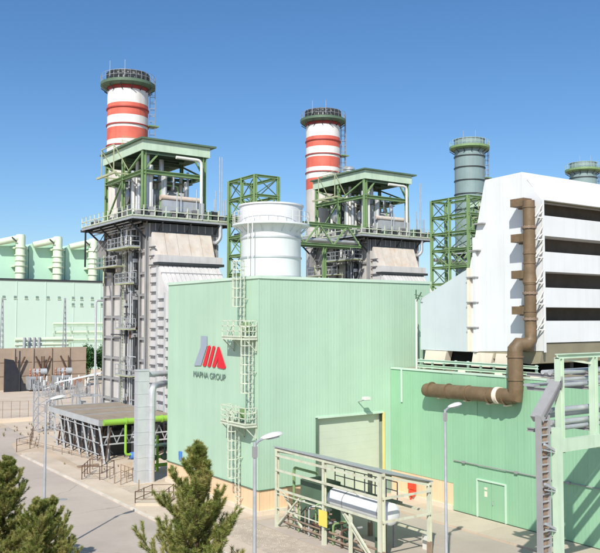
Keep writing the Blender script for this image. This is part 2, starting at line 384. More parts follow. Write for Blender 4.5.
tag(MB().box(X0-.12, 56.2, 2.1, X0-.005, 56.55, 2.75).box(X0-.14, 56.22, 2.45, X0-.12, 56.53, 2.72).build('wall_box', 'blue_paint'), 'small blue box on the green wall near its far left corner', 'box')
def floodlight(x, y, z, dx, dy, label):
    t = thing('wall_floodlight', label, 'lamp', (x, y, z))
    MB().tube([(x,y,z),(x+dx*.9,y+dy*.9,z+.25)], .04, 6).build('arm', 'galv', t)
    MB().box(x+dx*.9-.22, y+dy*.9-.22, z+.22, x+dx*.9+.22, y+dy*.9+.22, z+.42).build('lamp_head', 'white_paint', t)
    MB().box(x+dx*.9-.19, y+dy*.9-.19, z+.19, x+dx*.9+.19, y+dy*.9+.19, z+.217).build('lens', 'glassy', t)
floodlight(36.75, Y0, 7.0, 0, -1, 'white floodlight on an arm above the roller door')

# ------------------------------------------------------------------ caged access ladder on the west face
lad = thing('access_ladder', 'pale green caged ladder with two landings climbing the green wall', 'ladder', (27.8, 46.5, 0))
def cage_ladder(y, z0, z1, x=27.95, hoop0=None):
    L = MB()
    L.beam((x,y-.23,z0),(x,y-.23,z1),.05).beam((x,y+.23,z0),(x,y+.23,z1),.05)
    o = L.build('ladder', 'pale_rail', lad)
    r = MB(); z = z0+.3
    while z < z1: r.beam((x,y-.23,z),(x,y+.23,z),.03); z += .3
    r.build('rungs', 'pale_rail', o)
    c = MB(); z = hoop0 if hoop0 is not None else z0+2.2; zs = []
    while z <= z1+.01:
        pts = [(x,y-.23,z)]+[(x-.36-.36*math.sin(a), y-.36*math.cos(a), z) for a in [math.pi*k/8 for k in range(9)]]+[(x,y+.23,z)]
        for a, b in zip(pts, pts[1:]): c.beam(a, b, .05, .05)
        zs.append(z); z += .62
    for k in range(0, 9, 2):
        a = math.pi*k/8; c.beam((x-.36-.36*math.sin(a), y-.36*math.cos(a), zs[0]), (x-.36-.36*math.sin(a), y-.36*math.cos(a), zs[-1]), .045)
    c.build('safety_cage', 'pale_rail', o)
    s = MB()
    for z in (z0+.8, (z0+z1)/2, z1-.4):
        for d in (-.23, .23): s.beam((x,y+d,z),(X0-.02,y+d,z),.05)
    s.build('standoff', 'pale_rail', o)
def landing(z, y0, y1):
    xo = 27.30
    p = MB().box(xo, y0, z-.06, X0-.02, y1, z).build('landing', 'grate', lad, False)
    MB().box(xo-.02, y0, z-.18, xo+.04, y1, z-.061).box(xo+.05, y0, z-.18, X0-.03, y0+.05, z-.061).box(xo+.05, y1-.05, z-.18, X0-.03, y1, z-.061).build('edge_beam', 'pale_rail', p)
    railing(MB(), [(X0-.1,y0+.03,z),(xo+.03,y0+.03,z),(xo+.03,y1-.03,z),(X0-.1,y1-.03,z)], 1.1, .8, .055, (1.1,.75,.4), .1).build('railing', 'pale_rail', p)
    for y in (y0+.1, (y0+y1)/2, y1-.1): MB().beam((xo+.05,y,z-.15),(X0-.03,y,z-1.0),.06).beam((X0-.05,y,z-1.05),(X0-.05,y,z-.1),.06).build('bracket', 'pale_rail', p)
cage_ladder(46.75, 11.75, 16.9, hoop0=13.8); cage_ladder(45.62, 6.0, 12.9, hoop0=8.1); cage_ladder(47.35, .1, 7.1, hoop0=2.3)
landing(11.75, 45.25, 48.4); landing(6.0, 45.25, 48.5)
MB().box(27.7, 45.95, 12.0, 28.15, 46.3, 12.75).build('gate_panel', 'green_steel', lad); MB().box(27.7, 46.6, 6.2, 28.15, 46.75, 6.95).build('gate_panel', 'green_steel', lad)

# ------------------------------------------------------------------ lower hall
HX, HZ = 39.85, 9.30
hall = thing('service_hall', 'low bright green hall with double door behind the brown duct', 'building', (48, 32, 0))
MB().box(HX+.12, 14, 0, 70, Y0-.05, HZ-.04).build('wall', 'mint_core', hall, False)
pw = (Y0-38.87)/6; pm = panel_mesh(pw, HZ-1.88, 'hall_green', 'x')
bp2 = panel_mesh(pw, 1.48, 'beige_panel', 'x')
for i in range(6):
    inst(pm, 'cladding_panel', (HX+.03, 38.87+pw*(i+.5), 1.88), hall); inst(bp2, 'base_panel', (HX+.06, 38.87+pw*(i+.5), .4), hall)
pmf = panel_mesh(1.0, HZ-.12, 'hall_green', 'x')
DYa, DYb, DH = 34.32, 36.66, 2.5
pmd = panel_mesh((DYb-DYa)/2, HZ-DH-.05, 'hall_green', 'x')
for i in range(2): inst(pmd, 'cladding_panel', (HX+.03, DYa+(DYb-DYa)/2*(i+.5), DH+.05), hall)
pw2 = (38.86-DYb)/2; pmx = panel_mesh(pw2, HZ-.12, 'hall_green', 'x')
for i in range(2): inst(pmx, 'cladding_panel', (HX, DYb+pw2*(i+.5), .12), hall)
for i in range(20): inst(pmf, 'cladding_panel', (HX+.0, DYa-1.0*(i+.5), .12), hall)
MB().box(HX-.14, 38.9, 0, HX+.2, Y0-.14, .40).build('plinth', 'plinth', hall, False)
MB().box(HX-.04, 14, HZ-.04, HX+.3, Y0-.06, HZ+.08).build('parapet_cap', 'mint_trim', hall, False)
MB().box(HX+.31, 14, HZ-.03, 70, Y0-.06, HZ+.01).build('roof', 'olive_under', hall, False)
MB().box(HX-.06, 43.85, 6.9, HX-.0, 44.0, HZ-.05).build('corner_trim', 'mint_trim', hall, False)
MB().tube([(HX-.10, 38.7, 3.46), (HX-.10, 16, 3.46)], .035, 6).build('conduit', 'steel_grey', hall)
cl = MB().box(-.1,-.12,-.07,.06,.12,.07).mesh('conduit_clamp', 'steel_grey')
for y in (37.8, 33.4, 29.6, 26.0): inst(cl, 'conduit_clamp', (HX-.07, y, 3.46), hall)
dd = MB().box(HX-.10, DYa-.05, .12, HX+.05, DYa+.03, DH+.06).box(HX-.10, DYb-.03, .12, HX+.05, DYb+.05, DH+.06).box(HX-.10, DYa+.03, DH-.02, HX+.05, DYb-.03, DH+.06).build('door_frame', 'mint_trim', hall, False)
for k in range(2):
    a = DYa+.05+k*1.13; b = a+1.10
    d = MB().box(HX-.02, a, .13, HX+.04, b, DH-.03).build('door_leaf', 'hall_green', dd, False)
MB().tube([(HX-.04, 35.35, 1.1), (HX-.1, 35.35, 1.1), (HX-.1, 35.35, 1.35), (HX-.04, 35.35, 1.35)], .02, 6).build('door_handle', 'galv', dd)
MB().box(HX-.035, 35.85, 1.5, HX-.022, 36.08, 1.85).box(HX-.035, 35.85, 1.95, HX-.022, 36.08, 2.1).build('door_notice', 'cream_support', dd, False)

# green rail beams along the roof edge
rr = thing('roof_edge_beams', 'pale green twin rail beams on short posts along the hall roof', 'beam', (40.2, 37, HZ))
for z, m in ((9.98, 'mint_trim'), (9.58, 'green_pale')):
    MB().ibeam((40.2, 42.6, z), (40.2, 32.0, z), .2, .03).build('rail_beam', m, rr)
pst = MB().box(-.06,-.06,0,.06,.06,.8).mesh('post', 'mint_trim')
for i in range(10): inst(pst, 'post', (40.33, 32.2+i*1.13, HZ+.02), rr)
for y in (38.2, 35.0, 32.15):
    MB().box(39.98, y-.25, HZ+.081, 40.42, y+.25, HZ+.2).build('base_plate', 'cream_support', rr, False)

# ------------------------------------------------------------------ air intake filter house
FX, FXE = 41.0, 64.0
fh = thing('intake_filter_house', 'big white air intake house with dark louvre slots on the hall roof', 'filter house', (50, 35, HZ))
prof = [(38.2,10.7),(38.2,16.5),(36.76,22.35),(33.72,22.42),(33.3,21.93),(33.3,10.7)]
MB().ext(prof, 'x', FX+.04, FXE).build('body', 'white_clad', fh, False)
side = [(38.2,10.75),(38.2,16.5),(36.76,22.30),(33.72,22.37),(32.1,20.42),(32.1,10.98)]
# west side skin as panels
def cut(poly, ya, yb):
    def clip(p, f):
        o = []
        for a, b in zip(p, p[1:]+p[:1]):
            fa, fb = f(a), f(b)
            if fa >= 0: o.append(a)
            if fa*fb < 0:
                t = fa/(fa-fb); o.append((a[0]+(b[0]-a[0])*t, a[1]+(b[1]-a[1])*t))
        return o
    return clip(clip(poly, lambda q: q[0]-ya), lambda q: yb-q[0])
ys = [32.1, 33.7, 35.2, 36.72, 38.2]
for a, b in zip(ys, ys[1:]):
    MB().ext(cut(side, a+.006, b-.006), 'x', FX-.03, FX+.035).build('side_panel', 'white_clad', fh, False)
for k in range(8):
    xa = FX+.037+k*2.85
    MB().add([(xa,33.74,22.44),(xa+2.83,33.74,22.44),(xa+2.83,32.08,20.45),(xa,32.08,20.45),(xa,33.70,22.40),(xa+2.83,33.70,22.40),(xa+2.83,32.10,20.41),(xa,32.10,20.41)],
             [(0,1,2,3),(7,6,5,4),(0,4,5,1),(1,5,6,2),(2,6,7,3),(3,7,4,0)]).build('hood_panel', 'white_clad', fh, False)
zt = [20.43, 18.17, 15.93, 13.70, 11.49]      # underside of each white band
zb = [19.45, 17.17, 14.93, 12.85]             # top edge of the next band
for i in range(4):
    for k in range(4):
        xa = FX+.05+k*5.7
        # a weather hood: front sheet hanging at the face, sloping back to the screen at its foot
        MB().ext([(32.08, zt[i+1]), (32.08, zb[i]), (32.13, zb[i]), (32.13, zt[i+1]+.03), (33.25, zt[i+1]+.45), (33.25, zt[i+1]+.40)], 'x', xa, xa+5.68).build('louvre_panel', 'white_clad', fh, False)
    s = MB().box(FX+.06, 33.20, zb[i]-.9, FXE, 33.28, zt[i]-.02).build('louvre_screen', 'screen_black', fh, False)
MB().ext([(33.25, 20.6), (33.25, 20.55), (32.13, 20.36), (32.09, 20.40)], 'x', FX+.05, FXE).build('hood_soffit', 'olive_under', fh, False)
MB().ext([(32.15,11.44),(33.2,11.5),(38,10.72),(38,10.5),(33.2,10.1),(32.5,10.2)], 'x', FX+.02, FXE).build('floor_hopper', 'olive_under', fh, False)
MB().box(FX-.10, 31.98, 10.9, FX+.04, 32.07, 20.45).build('corner_post', 'white_clad', fh, False)
for k in range(6):
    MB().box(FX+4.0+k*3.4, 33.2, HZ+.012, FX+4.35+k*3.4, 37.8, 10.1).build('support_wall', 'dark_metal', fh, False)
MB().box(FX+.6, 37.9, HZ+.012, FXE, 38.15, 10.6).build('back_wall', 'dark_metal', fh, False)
# stiffened back column with gussets
for y in (38.17, 37.62):
    MB().box(FX-.24, y-.12, 10.75, FX-.035, y+.12, 16.45 if y > 38 else 18.5).build('stiffener_column', 'cream_support' if y > 38 else 'white_clad', fh, False)
gm = MB().box(-.3,-.68,-.04,.0,.18,.04).mesh('gusset', 'steel_grey')
for z in (12.4, 14.1, 15.8, 17.6, 19.4): inst(gm, 'gusset', (FX-.04, 38.10-(0 if z < 16.5 else (z-16.5)*.246), z), fh)
# duct transition towards the turbine building
for a, b in ((38.31, 41.55), (41.56, 43.1)):
    za, zbz = 16.45-(a-38.3)*.42, 16.45-(b-38.3)*.42
    MB().ext([(a,10.72),(a,za),(b,zbz),(b,10.72)], 'x', FX-.02, FX+7).build('transition_duct', 'duct_bluegrey', fh, False)
def block(y0, y1):
    MB().ext([(y0,10.69),(y1,10.69),(y1+.22,9.75),(y0+.3,9.75)], 'x', FX-.1, FX+.5).build('support_block', 'cream_support', fh, False)
block(40.4, 42.5); block(36.15, 37.9); block(34.4, 35.9)
MB().box(FX+.6, 38.2, HZ+.03, FX+.7, 43.2, 10.7).build('gap_shade_wall', 'black_inside', fh, False)  # added wall, painted black as the shade in the gap under the duct
MB().tube([(40.6, 43.15, HZ), (40.6, 43.15, 14.4)], .07, 8).build('downpipe', 'white_paint', fh)
MB().beam((40.6,43.15,14.2),(40.6,42.6,14.9),.06).beam((40.6,43.15,14.6),(40.6,42.8,14.4),.05).beam((40.6,43.15,14.3),(40.6,43.15,15.1),.06).beam((40.6,42.5,14.6),(40.6,43.3,14.75),.05).build('wall_lamp', 'green_dark', fh)

# ------------------------------------------------------------------ brown duct
bd = thing('brown_duct', 'brown insulated pipe running along green wall then rising beside white louvres', 'pipe', (39.2, 36, 8))
MB().tube(elbow([(39.2,40.62,8.05),(39.2,33.0,8.2)], .1), .47, 20).build('horizontal_run', 'brown_duct', bd)
MB().tube([(39.2,40.60,8.05),(39.2,40.78,8.05),(39.2,40.92,8.05),(39.2,40.98,8.05)], [.47,.42,.25,.03], 20).build('end_cap', 'brown_duct', bd)
MB().tube([(39.2,33.35,8.2),(39.2,32.9,8.2),(39.2,32.9,8.65)], .475, 20).build('elbow', 'brown_duct', bd)
MB().tube([(39.2,32.9,8.6),(39.2,32.9,11.0)], .47, 20).build('lower_riser', 'brown_duct', bd)
MB().tube([(39.2,32.9,10.7),(39.2,32.9,11.1),(39.45,32.8,11.4),(39.95,32.6,11.4),(40.2,32.5,11.7),(40.2,32.5,12.1)], [.47,.47,.45,.43,.39,.37], 20).build('elbow', 'brown_duct', bd)
MB().tube([(40.2,32.5,12.0),(40.2,32.5,20.35)], .37, 20).build('riser', 'brown_duct', bd)
for y in (40.2, 38.6, 36.8, 35.0, 33.7): MB().tube([(39.2,y,8.12),(39.2,y-.08,8.12)], .52, 20).build('band', 'brown_duct', bd)
MB().tube([(39.2,34.4,8.17),(39.2,34.1,8.18)], .53, 20).build('band', 'cream_support', bd)
for z in (13.4, 15.1, 16.4, 17.0, 19.9): MB().tube([(40.2,32.5,z),(40.2,32.5,z+.09)], .41, 20).build('band', 'brown_duct', bd)
MB().tube([(40.2,32.5,15.2),(40.2,32.5,15.75)], [.44,.38], 20).build('reducer', 'brown_duct', bd)
for z in (9.2, 10.6):
    o_ = MB().tube([(39.2,32.9,z),(39.2,32.9,z+.1)], .53, 20).build('flange', 'brown_duct', bd)
for z in (12.9, 14.5, 18.6):
    fo_ = MB().tube([(40.2,32.5,z),(40.2,32.5,z+.06)], .46, 20).tube([(40.2,32.5,z+.075),(40.2,32.5,z+.135)], .46, 20).build('flange', 'rust_pale', bd)
    for k in range(10):
        a = 2*math.pi*k/10; MB().tube([(40.2+.42*math.cos(a),32.5+.42*math.sin(a),z-.04),(40.2+.42*math.cos(a),32.5+.42*math.sin(a),z+.17)], .02, 5).build('bolt', 'steel_grey', fo_)
for z in (20.3, 18.05, 15.75, 13.5, 11.2):
    b = MB().box(39.95, 32.7, z-.25, 40.75, 33.75, z+.25)
    b.build('inlet_stub', 'brown_duct', bd, False)
    MB().box(40.76, 33.25, z-.32, 40.98, 33.8, z+.32).build('stub_flange', 'brown_duct', bd, False)
for z in (19.3, 17.9, 16.8, 15.2, 13.9, 12.3):
    MB().beam((40.45,32.2,z),(40.95,32.0,z+.45),.07).beam((40.45,32.2,z),(40.95,32.0,z),.07).beam((40.2,32.02,z),(40.95,32.0,z+.9),.05).build('pipe_bracket', 'white_paint', bd)
for y in (39.6, 37.2, 35.2, 33.8): MB().box(39.25, y-.12, 7.52, HX-.04, y+.12, 7.62).build('pipe_bracket', 'cream_support', bd, False)

# ------------------------------------------------------------------ white exhaust cylinder through the turbine building roof
CX, CY = 35.15, 54.3
ex = thing('exhaust_cylinder', 'wide white exhaust cylinder with ring gallery rising from the green roof', 'exhaust stack', (CX, CY, HT))
MB().lathe(CX, CY, [(2.42,HT-.1),(2.42,20.0),(2.56,20.3),(2.56,22.0)], 48, False).build('shell', 'white_clad', ex)
MB().lathe(CX, CY, [(2.56,22.0),(2.66,22.0),(2.66,22.12),(2.4,22.12),(2.3,20.5)], 48, False).build('top_rim', 'white_clad', ex)
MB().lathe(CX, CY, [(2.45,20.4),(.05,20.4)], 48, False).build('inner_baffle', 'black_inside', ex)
for z in (16.3, 17.85, 19.42): MB().lathe(CX, CY, [(2.41,z-.06),(2.5,z-.06),(2.5,z+.06),(2.41,z+.06)], 48, False).build('flange', 'silver_matte', ex)
g = MB().lathe(CX, CY, [(2.55,20.42),(3.15,20.42),(3.15,20.55),(2.55,20.55)], 48, False).build('gallery', 'white_clad', ex)
r = MB(); pts = [(CX+3.1*math.cos(a), CY+3.1*math.sin(a), 20.55) for a in [2*math.pi*i/28 for i in range(28)]]
railing(r, pts, .95, 2, .03, (.95,.5), 0, True); r.build('railing', 'white_paint', g)
for i in range(20):
    a = 2*math.pi*(i+.3)/20; c, s = math.cos(a), math.sin(a)
    MB().beam((CX+3.0*c,CY+3.0*s,20.33),(CX+2.44*c,CY+2.44*s,19.85),.05).build('bracket', 'silver_matte', ex)
# a ladder and small outlets
MB().tube([(CX-2.9,CY-1.2,HT),(CX-2.9,CY-1.2,21.4)], .04, 6).tube([(CX-2.75,CY-1.6,HT),(CX-2.75,CY-1.6,21.4)], .04, 6).build('ladder_rails', 'white_paint', ex)

# ------------------------------------------------------------------ heat recovery boiler (built once, copied along the row)
def make_boiler():
    b = thing('heat_recovery_boiler', 'nearest grey boiler tower with mint canopy beside the pipe deck', 'boiler', (39.6, 84, 0))
    MB().box(35.25, 78.2, 0, 43.4, 90.2, 23.1).build('casing', 'casing_grey', b, False)
    # left face: wall columns and short stiffeners
    colY = [90.05, 87.5, 85.0, 82.6, 79.9, 78.35]
    for y in colY: MB().ibeam((35.10, y, 0), (35.10, y, 23.1), .34, .05, up=(1,0,0)).build('wall_column', 'steel_grey', b)
    for a, c in zip(colY, colY[1:]):
        if (a, c) == (82.6, 79.9): continue
        m = MB().box(-.28, -(a-c)/2+.18, -.05, 0, (a-c)/2-.18, .05).box(-.28, -(a-c)/2+.18, -.16, -.24, (a-c)/2-.18, -.051).mesh('stiffener', 'steel_grey', smooth=False)
        for k in range(10): inst(m, 'stiffener', (35.24, (a+c)/2, 1.6+k*2.32), b)
        p = MB().box(-.04, -(a-c)/2+.2, 0, 0, (a-c)/2-.2, 2.1).mesh('casing_panel', 'casing_grey', smooth=False)
        for k in range(10): inst(p, 'casing_panel', (35.24, (a+c)/2, 1.72+k*2.32), b)
    MB().box(35.2, 80.1, 0, 35.24, 82.4, 23).build('service_panel', 'casing_dark', b, False)
    rn = random.Random(5)
    for i, y in enumerate((80.4, 80.75, 81.05, 81.5, 81.8, 82.15)):
        z1 = rn.uniform(19, 23)
        MB().tube([(34.7-.1*(i%3), y, 0), (34.7-.1*(i%3), y, z1)], rn.choice((.06,.09,.13)), 8).build('riser_pipe', rn.choice(('silver','dark_metal','silver_matte')), b)
        for k in range(5): MB().box(34.45, y-.16, 3+k*4+i*.3, 34.95, y+.16, 3.4+k*4+i*.3).build('junction_box', rn.choice(('silver','casing_dark','steel_grey')), b, False)
    for z, y0, y1, x0 in ((20.6, 79.0, 85.0, 33.3), (16.8, 80.0, 84.2, 33.9), (11.9, 80.0, 83.8, 33.9), (6.9, 80.0, 83.8, 33.9)):
        p = MB().box(x0, y0, z-.12, 34.65, y1, z).build('side_landing', 'olive_rail', b, False)
        railing(MB(), [(34.6,y0,z),(x0+.03,y0,z),(x0+.03,y1,z),(34.6,y1,z)], 1.1, 1.0, .06, (1.1,.6), .12).build('railing', 'galv', p)
    for i in range(7): 
        y = 79.6+i*.75; MB().tube([(34.0+.15*(i%2), y, 20.6), (34.0+.15*(i%2), y, 22.0+rn.random()*1.6), (34.8, y+.3, 23.6)], .11, 8).build('valve_pipe', rn.choice(('silver','white_paint','dark_metal')), b)
    for k in range(26):
        y = 79.9+rn.random()*2.8; z = 1+rn.random()*21; d = rn.uniform(.15,.5)
        MB().box(34.3+rn.random()*.4, y, z, 35.15, y+d, z+rn.uniform(.15,.9)).build('fitting_box', rn.choice(('casing_dark','dark_metal','steel_grey','silver_matte','rust')), b, False)
    for k in range(9):
        z = 2+k*2.3; MB().tube([(34.6,79.9,z),(34.6,82.8+rn.random()*4,z),], .07, 6).build('cross_pipe', rn.choice(('dark_metal','silver_matte','steel_grey')), b)
    MB().beam((34.5,83.0,0),(34.5,83.0,23.2),.05).beam((34.5,83.45,0),(34.5,83.45,23.2),.05).build('ladder_rails', 'pale_rail', b)
    r_ = MB()
    for k in range(76): r_.beam((34.5,83.0,.3+k*.3),(34.5,83.45,.3+k*.3),.03)
    r_.build('ladder_rungs', 'pale_rail', b)
    for k in range(7):
        x = 33.3+.25*k; z = 23.15-.22*(k % 4); ya = 77.3+rn.random()*3; yb = 86+rn.random()*5
        MB().tube([(x,ya,z),(x,yb,z)], rn.choice((.06,.09,.12)), 7).build('service_pipe', rn.choice(('dark_metal','steel_grey','silver_matte')), b)
        MB().tube([(x,ya+2,z),(x,ya+2,z-2.2),(35.1,ya+2,z-2.6)], .06, 6).build('drop_pipe', rn.choice(('dark_metal','steel_grey','silver_matte')), b)
    for k in range(5):
        y = 84.2+k*1.3; MB().beam((33.4,y,20.6),(34.9,y+.6,22.9),.07).build('strut', 'casing_dark', b); MB().box(34.0,y,18.2+rn.random()*3,34.95,y+.35,19.4+rn.random()*3).build('fitting_box', rn.choice(('casing_dark','steel_grey','dark_metal')), b, False)
    lw = MB().box(33.6, 83.0, 18.7, 34.8, 89.8, 18.8).build('side_landing', 'olive_rail', b, False)
    railing(MB(), [(34.7,89.7,18.8),(33.65,89.7,18.8),(33.65,83.0,18.8)], 1.1, 1.1, .05, (1.1,.6), .1).build('railing', 'galv', lw)
    MB().beam((33.5,86.5,16.8),(34.9,90.0,20.6),.12,.5).build('stair', 'olive_rail', b)
    for x in (43.3,): MB().ibeam((x, 78.05, 0), (x, 78.05, 23.1), .3, .05, up=(0,1,0)).build('wall_column', 'steel_grey', b)
    MB().box(35.4, 77.95, 21.9, 43.3, 78.18, 23.1).build('upper_wall', 'casing_dark', b, False)
    for i in range(9): MB().box(35.8+i*.85, 77.84, 22.3, 35.9+i*.85, 77.94, 23.1).build('wall_rib', 'steel_grey', b, False)
    # sloping inlet duct
    dx0, dx1 = 35.4, 42.5
    MB().ext([(77.94,22.1),(77.94,0.3),(60.0,0.3),(60.0,8.0),(74.2,16.0),(76.1,18.55),(77.0,18.55),(77.0,19.6)], 'x', dx0, dx1).build('inlet_duct', 'duct_pale', b, False)
    n = 5; wq = (dx1-dx0)/n
    for i in range(n):
        a, c = dx0+wq*i+.02, dx0+wq*(i+1)-.02
        MB().ext([(77.92,22.15),(76.98,19.62),(76.90,19.62),(77.84,22.15)], 'x', a, c).build('slope_panel', 'duct_beige', b, False)
    n = 14; wq = (dx1-dx0)/n
    pmm = MB()
    for i in range(n):
        a = dx0+wq*i+.03; c = dx0+wq*(i+1)-.06
        MB().ext([(76.05,18.45),(74.15,15.95),(70.2,13.7),(70.12,13.78),(74.08,16.06),(75.98,18.52)], 'x', a, c).build('slope_sheet', 'duct_pale', b, False)
    MB().box(dx0-.15, 76.05, 18.85, dx1+.4, 77.05, 19.6).build('duct_ledge', 'duct_pale', b, False)
    MB().box(dx0-.2, 75.75, 18.56, dx1+.5, 77.0, 18.84).build('ledge_beam', 'dark_metal', b, False)
    MB().box(dx0-.01, 75.3, 17.55, dx1+.02, 75.42, 17.75).build('slope_seam', 'steel_grey', b, False)
    m = MB().box(-.2, -.62, -.06, 0, .62, .06).mesh('duct_stiffener', 'casing_dark', smooth=False)
    for k in range(21): inst(m, 'duct_stiffener', (dx0-.002, 77.05 if k < 18 else 77.4, 1.5+k*.95), b)
    for k in range(15): inst(m, 'duct_stiffener', (dx0-.002, 75.2, 1.7+k*.95), b)
    for k in range(13): inst(m, 'duct_stiffener', (dx0-.002, 73.3, 1.5+k*.95), b)
    for y in (76.15, 74.25): MB().box(dx0-.2, y-.06, .4, dx0-.003, y+.06, 15.6 if y < 75 else 18.4).build('duct_post', 'silver_matte', b, False)
    MB().tube(elbow([(43.3,77.2,23.3),(43.3,77.2,21.8),(42.9,77.4,21.3),(42.9,78.1,21.3)], .5), .22, 10).build('drain_pipe', 'silver', b)
    # main platform
    px0, px1, py0, py1, pz = 32.8, 45.4, 76.9, 91.7, 23.65
    p = MB().box(px0, py0, pz-.14, px1, py1, pz).build('platform', 'grate', b, False)
    MB().box(px0-.03, py0-.03, pz-.34, px0+.1, py1+.03, pz-.141).box(px0+.11, py0-.03, pz-.34, px1+.03, py0+.1, pz-.141).box(px1-.1, py0+.11, pz-.34, px1+.03, py1, pz-.141).build('edge_beam', 'galv', p, False)
    railing(MB(), [(px0,py0,pz),(px1,py0,pz),(px1,py1,pz),(px0,py1,pz)], 1.15, 1.3, .09, (.6,), .1, True).build('railing', 'pale_rail', p)
    railing(MB(), [(px0,py0,pz),(px1,py0,pz),(px1,py1,pz),(px0,py1,pz)], 1.15, 40, .02, (1.15,), 0, True).build('top_rail', 'olive_rail', p)
    x = MB()
    for i in range(11): x.box(px0+.12, py0+.4+i*1.5, pz-.45, px1-.12, py0+.55+i*1.5, pz-.142)
    x.build('floor_beams', 'dark_metal', p, False)
    for y in (78.3, 82.4, 86.5, 90.3): MB().beam((35.1,y,21.4),(33.0,y,23.2),.16).build('knee_brace', 'dark_metal', b)
    for x in (36.3, 39.6, 43): MB().beam((x,77.95,22.3),(x,77.0,23.2),.14).build('knee_brace', 'dark_metal', b)
    MB().ibeam((33.0,91.0,19),(33.0,91.0,23.2),.16).build('hanger', 'dark_metal', b)
    # canopy frame
    for x in (34.7, 41.9):
        for y in (78.5, 84.0, 89.0):
            MB().ibeam((x,y,pz),(x,y,31.0), .42 if y < 80 else .34, .07).build('column', 'green_steel', b)
    for z in (28.6,):
        for y in (78.5, 89.0): MB().ibeam((34.7,y,z),(41.9,y,z),.42,.06).build('beam', 'green_steel', b)
        for x in (34.7, 41.9): MB().ibeam((x,78.5,z),(x,89.0,z),.42,.06).build('beam', 'green_steel', b)
    for y in (78.5, 84.0, 89.0): MB().ibeam((34.7,y,30.7),(41.9,y,30.7),.35,.06).build('beam', 'green_dark', b)
    for a, c in (((34.7,89.0,24),(34.7,84.0,28.6)), ((34.7,84.0,28.6),(34.7,78.5,30.8)), ((34.7,84.0,28.6),(34.7,89.0,30.7)), ((41.9,89.0,24),(41.9,84.0,28.6)), ((41.9,78.5,28.6),(41.9,84.0,30.7)), ((34.7,89.0,28.6),(38.3,89.0,30.7)), ((41.9,89.0,28.6),(38.3,89.0,30.7)), ((38.3,89.0,28.6),(36,89.0,24)), ((41.9,78.5,28.7),(40.6,78.5,30.7)), ((34.7,78.5,28.7),(36.4,78.5,30.7))):
        MB().beam(a, c, .17).build('brace', 'green_steel', b)
    for y in (81.5, 86.5): MB().ibeam((34.7,y,28.6),(41.9,y,28.6),.3,.05).build('beam', 'green_dark', b)
    MB().ibeam((38.3,89.0,pz),(38.3,89.0,30.7),.45,.07).build('column', 'green_dark', b)
    # canopy roof: fascia, deck
    cx0, cx1, cy0, cy1 = 34.4, 42.45, 78.1, 89.4
    f = MB().box(cx0, cy0, 30.85, cx0+.12, cy1, 31.95).build('fascia', 'green_pale', b, False)
    MB().box(cx0+.121, cy0, 30.85, cx1, cy0+.12, 31.95).build('fascia', 'green_pale', b, False)
    MB().box(cx1-.12, cy0+.121, 30.85, cx1, cy1, 31.95).build('fascia', 'green_pale', b, False)
    MB().box(cx0+.121, cy1-.12, 30.85, cx1-.121, cy1, 31.95).build('fascia', 'green_pale', b, False)
    MB().box(cx0-.3, cy0-.3, 31.97, cx1+.65, cy1+.3, 32.15).build('roof', 'green_dark', b, False)
    for i in range(8): MB().box(cx0+.13, cy0+.7+i*1.35, 31.3, cx1-.13, cy0+.85+i*1.35, 31.7).build('purlin', 'green_dark', b, False)
    # steam drum and pipework on the platform
    rn = random.Random(11)
    d = MB().tube([(35.6,86,27.0),(35.9,86,27.0),(41.2,86,27.0),(41.5,86,27.0)], [.3,1.0,1.0,.3], 20).build('steam_drum', 'silver', b)
    MB().tube([(36.2,81.6,26.6),(36.5,81.6,26.6),(41.2,81.6,26.6),(41.5,81.6,26.6)], [.3,.75,.75,.3], 20).build('steam_drum', 'silver_matte', b)
    MB().box(36.6,77.6,pz,41.5,78.2,25.6).build('insulated_header', 'silver', b, False)
    MB().tube([(37,79.2,26.1),(41.8,79.2,26.1)], .32, 12).build('header_pipe', 'duct_beige', b)
    # added part-floor that casts shade; cabinets darkened for shade behind the handrail
    u = MB().box(36.5, 80.5, 28.05, 41.6, 88.8, 28.12).build('shade_floor', 'grate', b, False)
    railing(MB(), [(36.5,80.6,28.12),(41.5,80.6,28.12)], 1.1, 1.2, .06).build('railing', 'olive_rail', u)
    for i in range(14):
        x = 34.0+i*.83; MB().box(x, 76.95, pz+.01, x+rn.uniform(.4,.75), 77.5, pz+rn.uniform(.4,1.15)).build('shade_cabinet', rn.choice(('casing_dark','steel_grey','green_dark','dark_metal','dark_metal')), b, False)  # boxes coloured dark to give the shade behind the rail
    for i in range(14):
        y = 77.6+i*1.0; MB().box(33.7, y, pz+.01, 34.3, y+rn.uniform(.4,.85), pz+rn.uniform(.4,1.2)).build('shade_cabinet', rn.choice(('casing_dark','steel_grey','green_dark','dark_metal','dark_metal')), b, False)
    for i in range(34):
        x = 35.2+rn.random()*6.5; y = 79.0+rn.random()*9.6; z1 = rn.choice((29.5, 29.0, 30.6, 28.2))
        MB().tube([(x,y,pz),(x,y,z1)], rn.choice((.14,.2,.26,.32)), 10).build('riser_pipe', rn.choice(('silver','silver','silver_matte','dark_metal','white_paint')), b)
    for i in range(18):
        x = 35.0+rn.random()*5; y = 79.2+rn.random()*9; z = 25.4+rn.random()*4; L = 1.0+rn.random()*1.6
        MB().tube(elbow([(x,y,pz),(x,y,z),(x+L,y,z),(x+L,y+.01,z-1.6)], .4), rn.choice((.1,.14,.18)), 8).build('loop_pipe', rn.choice(('silver','silver_matte','white_paint','green_steel')), b)
    MB().tube(elbow([(38.2,77.9,30.4),(41.2,77.75,30.35),(41.2,77.75,pz)], .6), .17, 10).build('vent_pipe', 'white_paint', b)
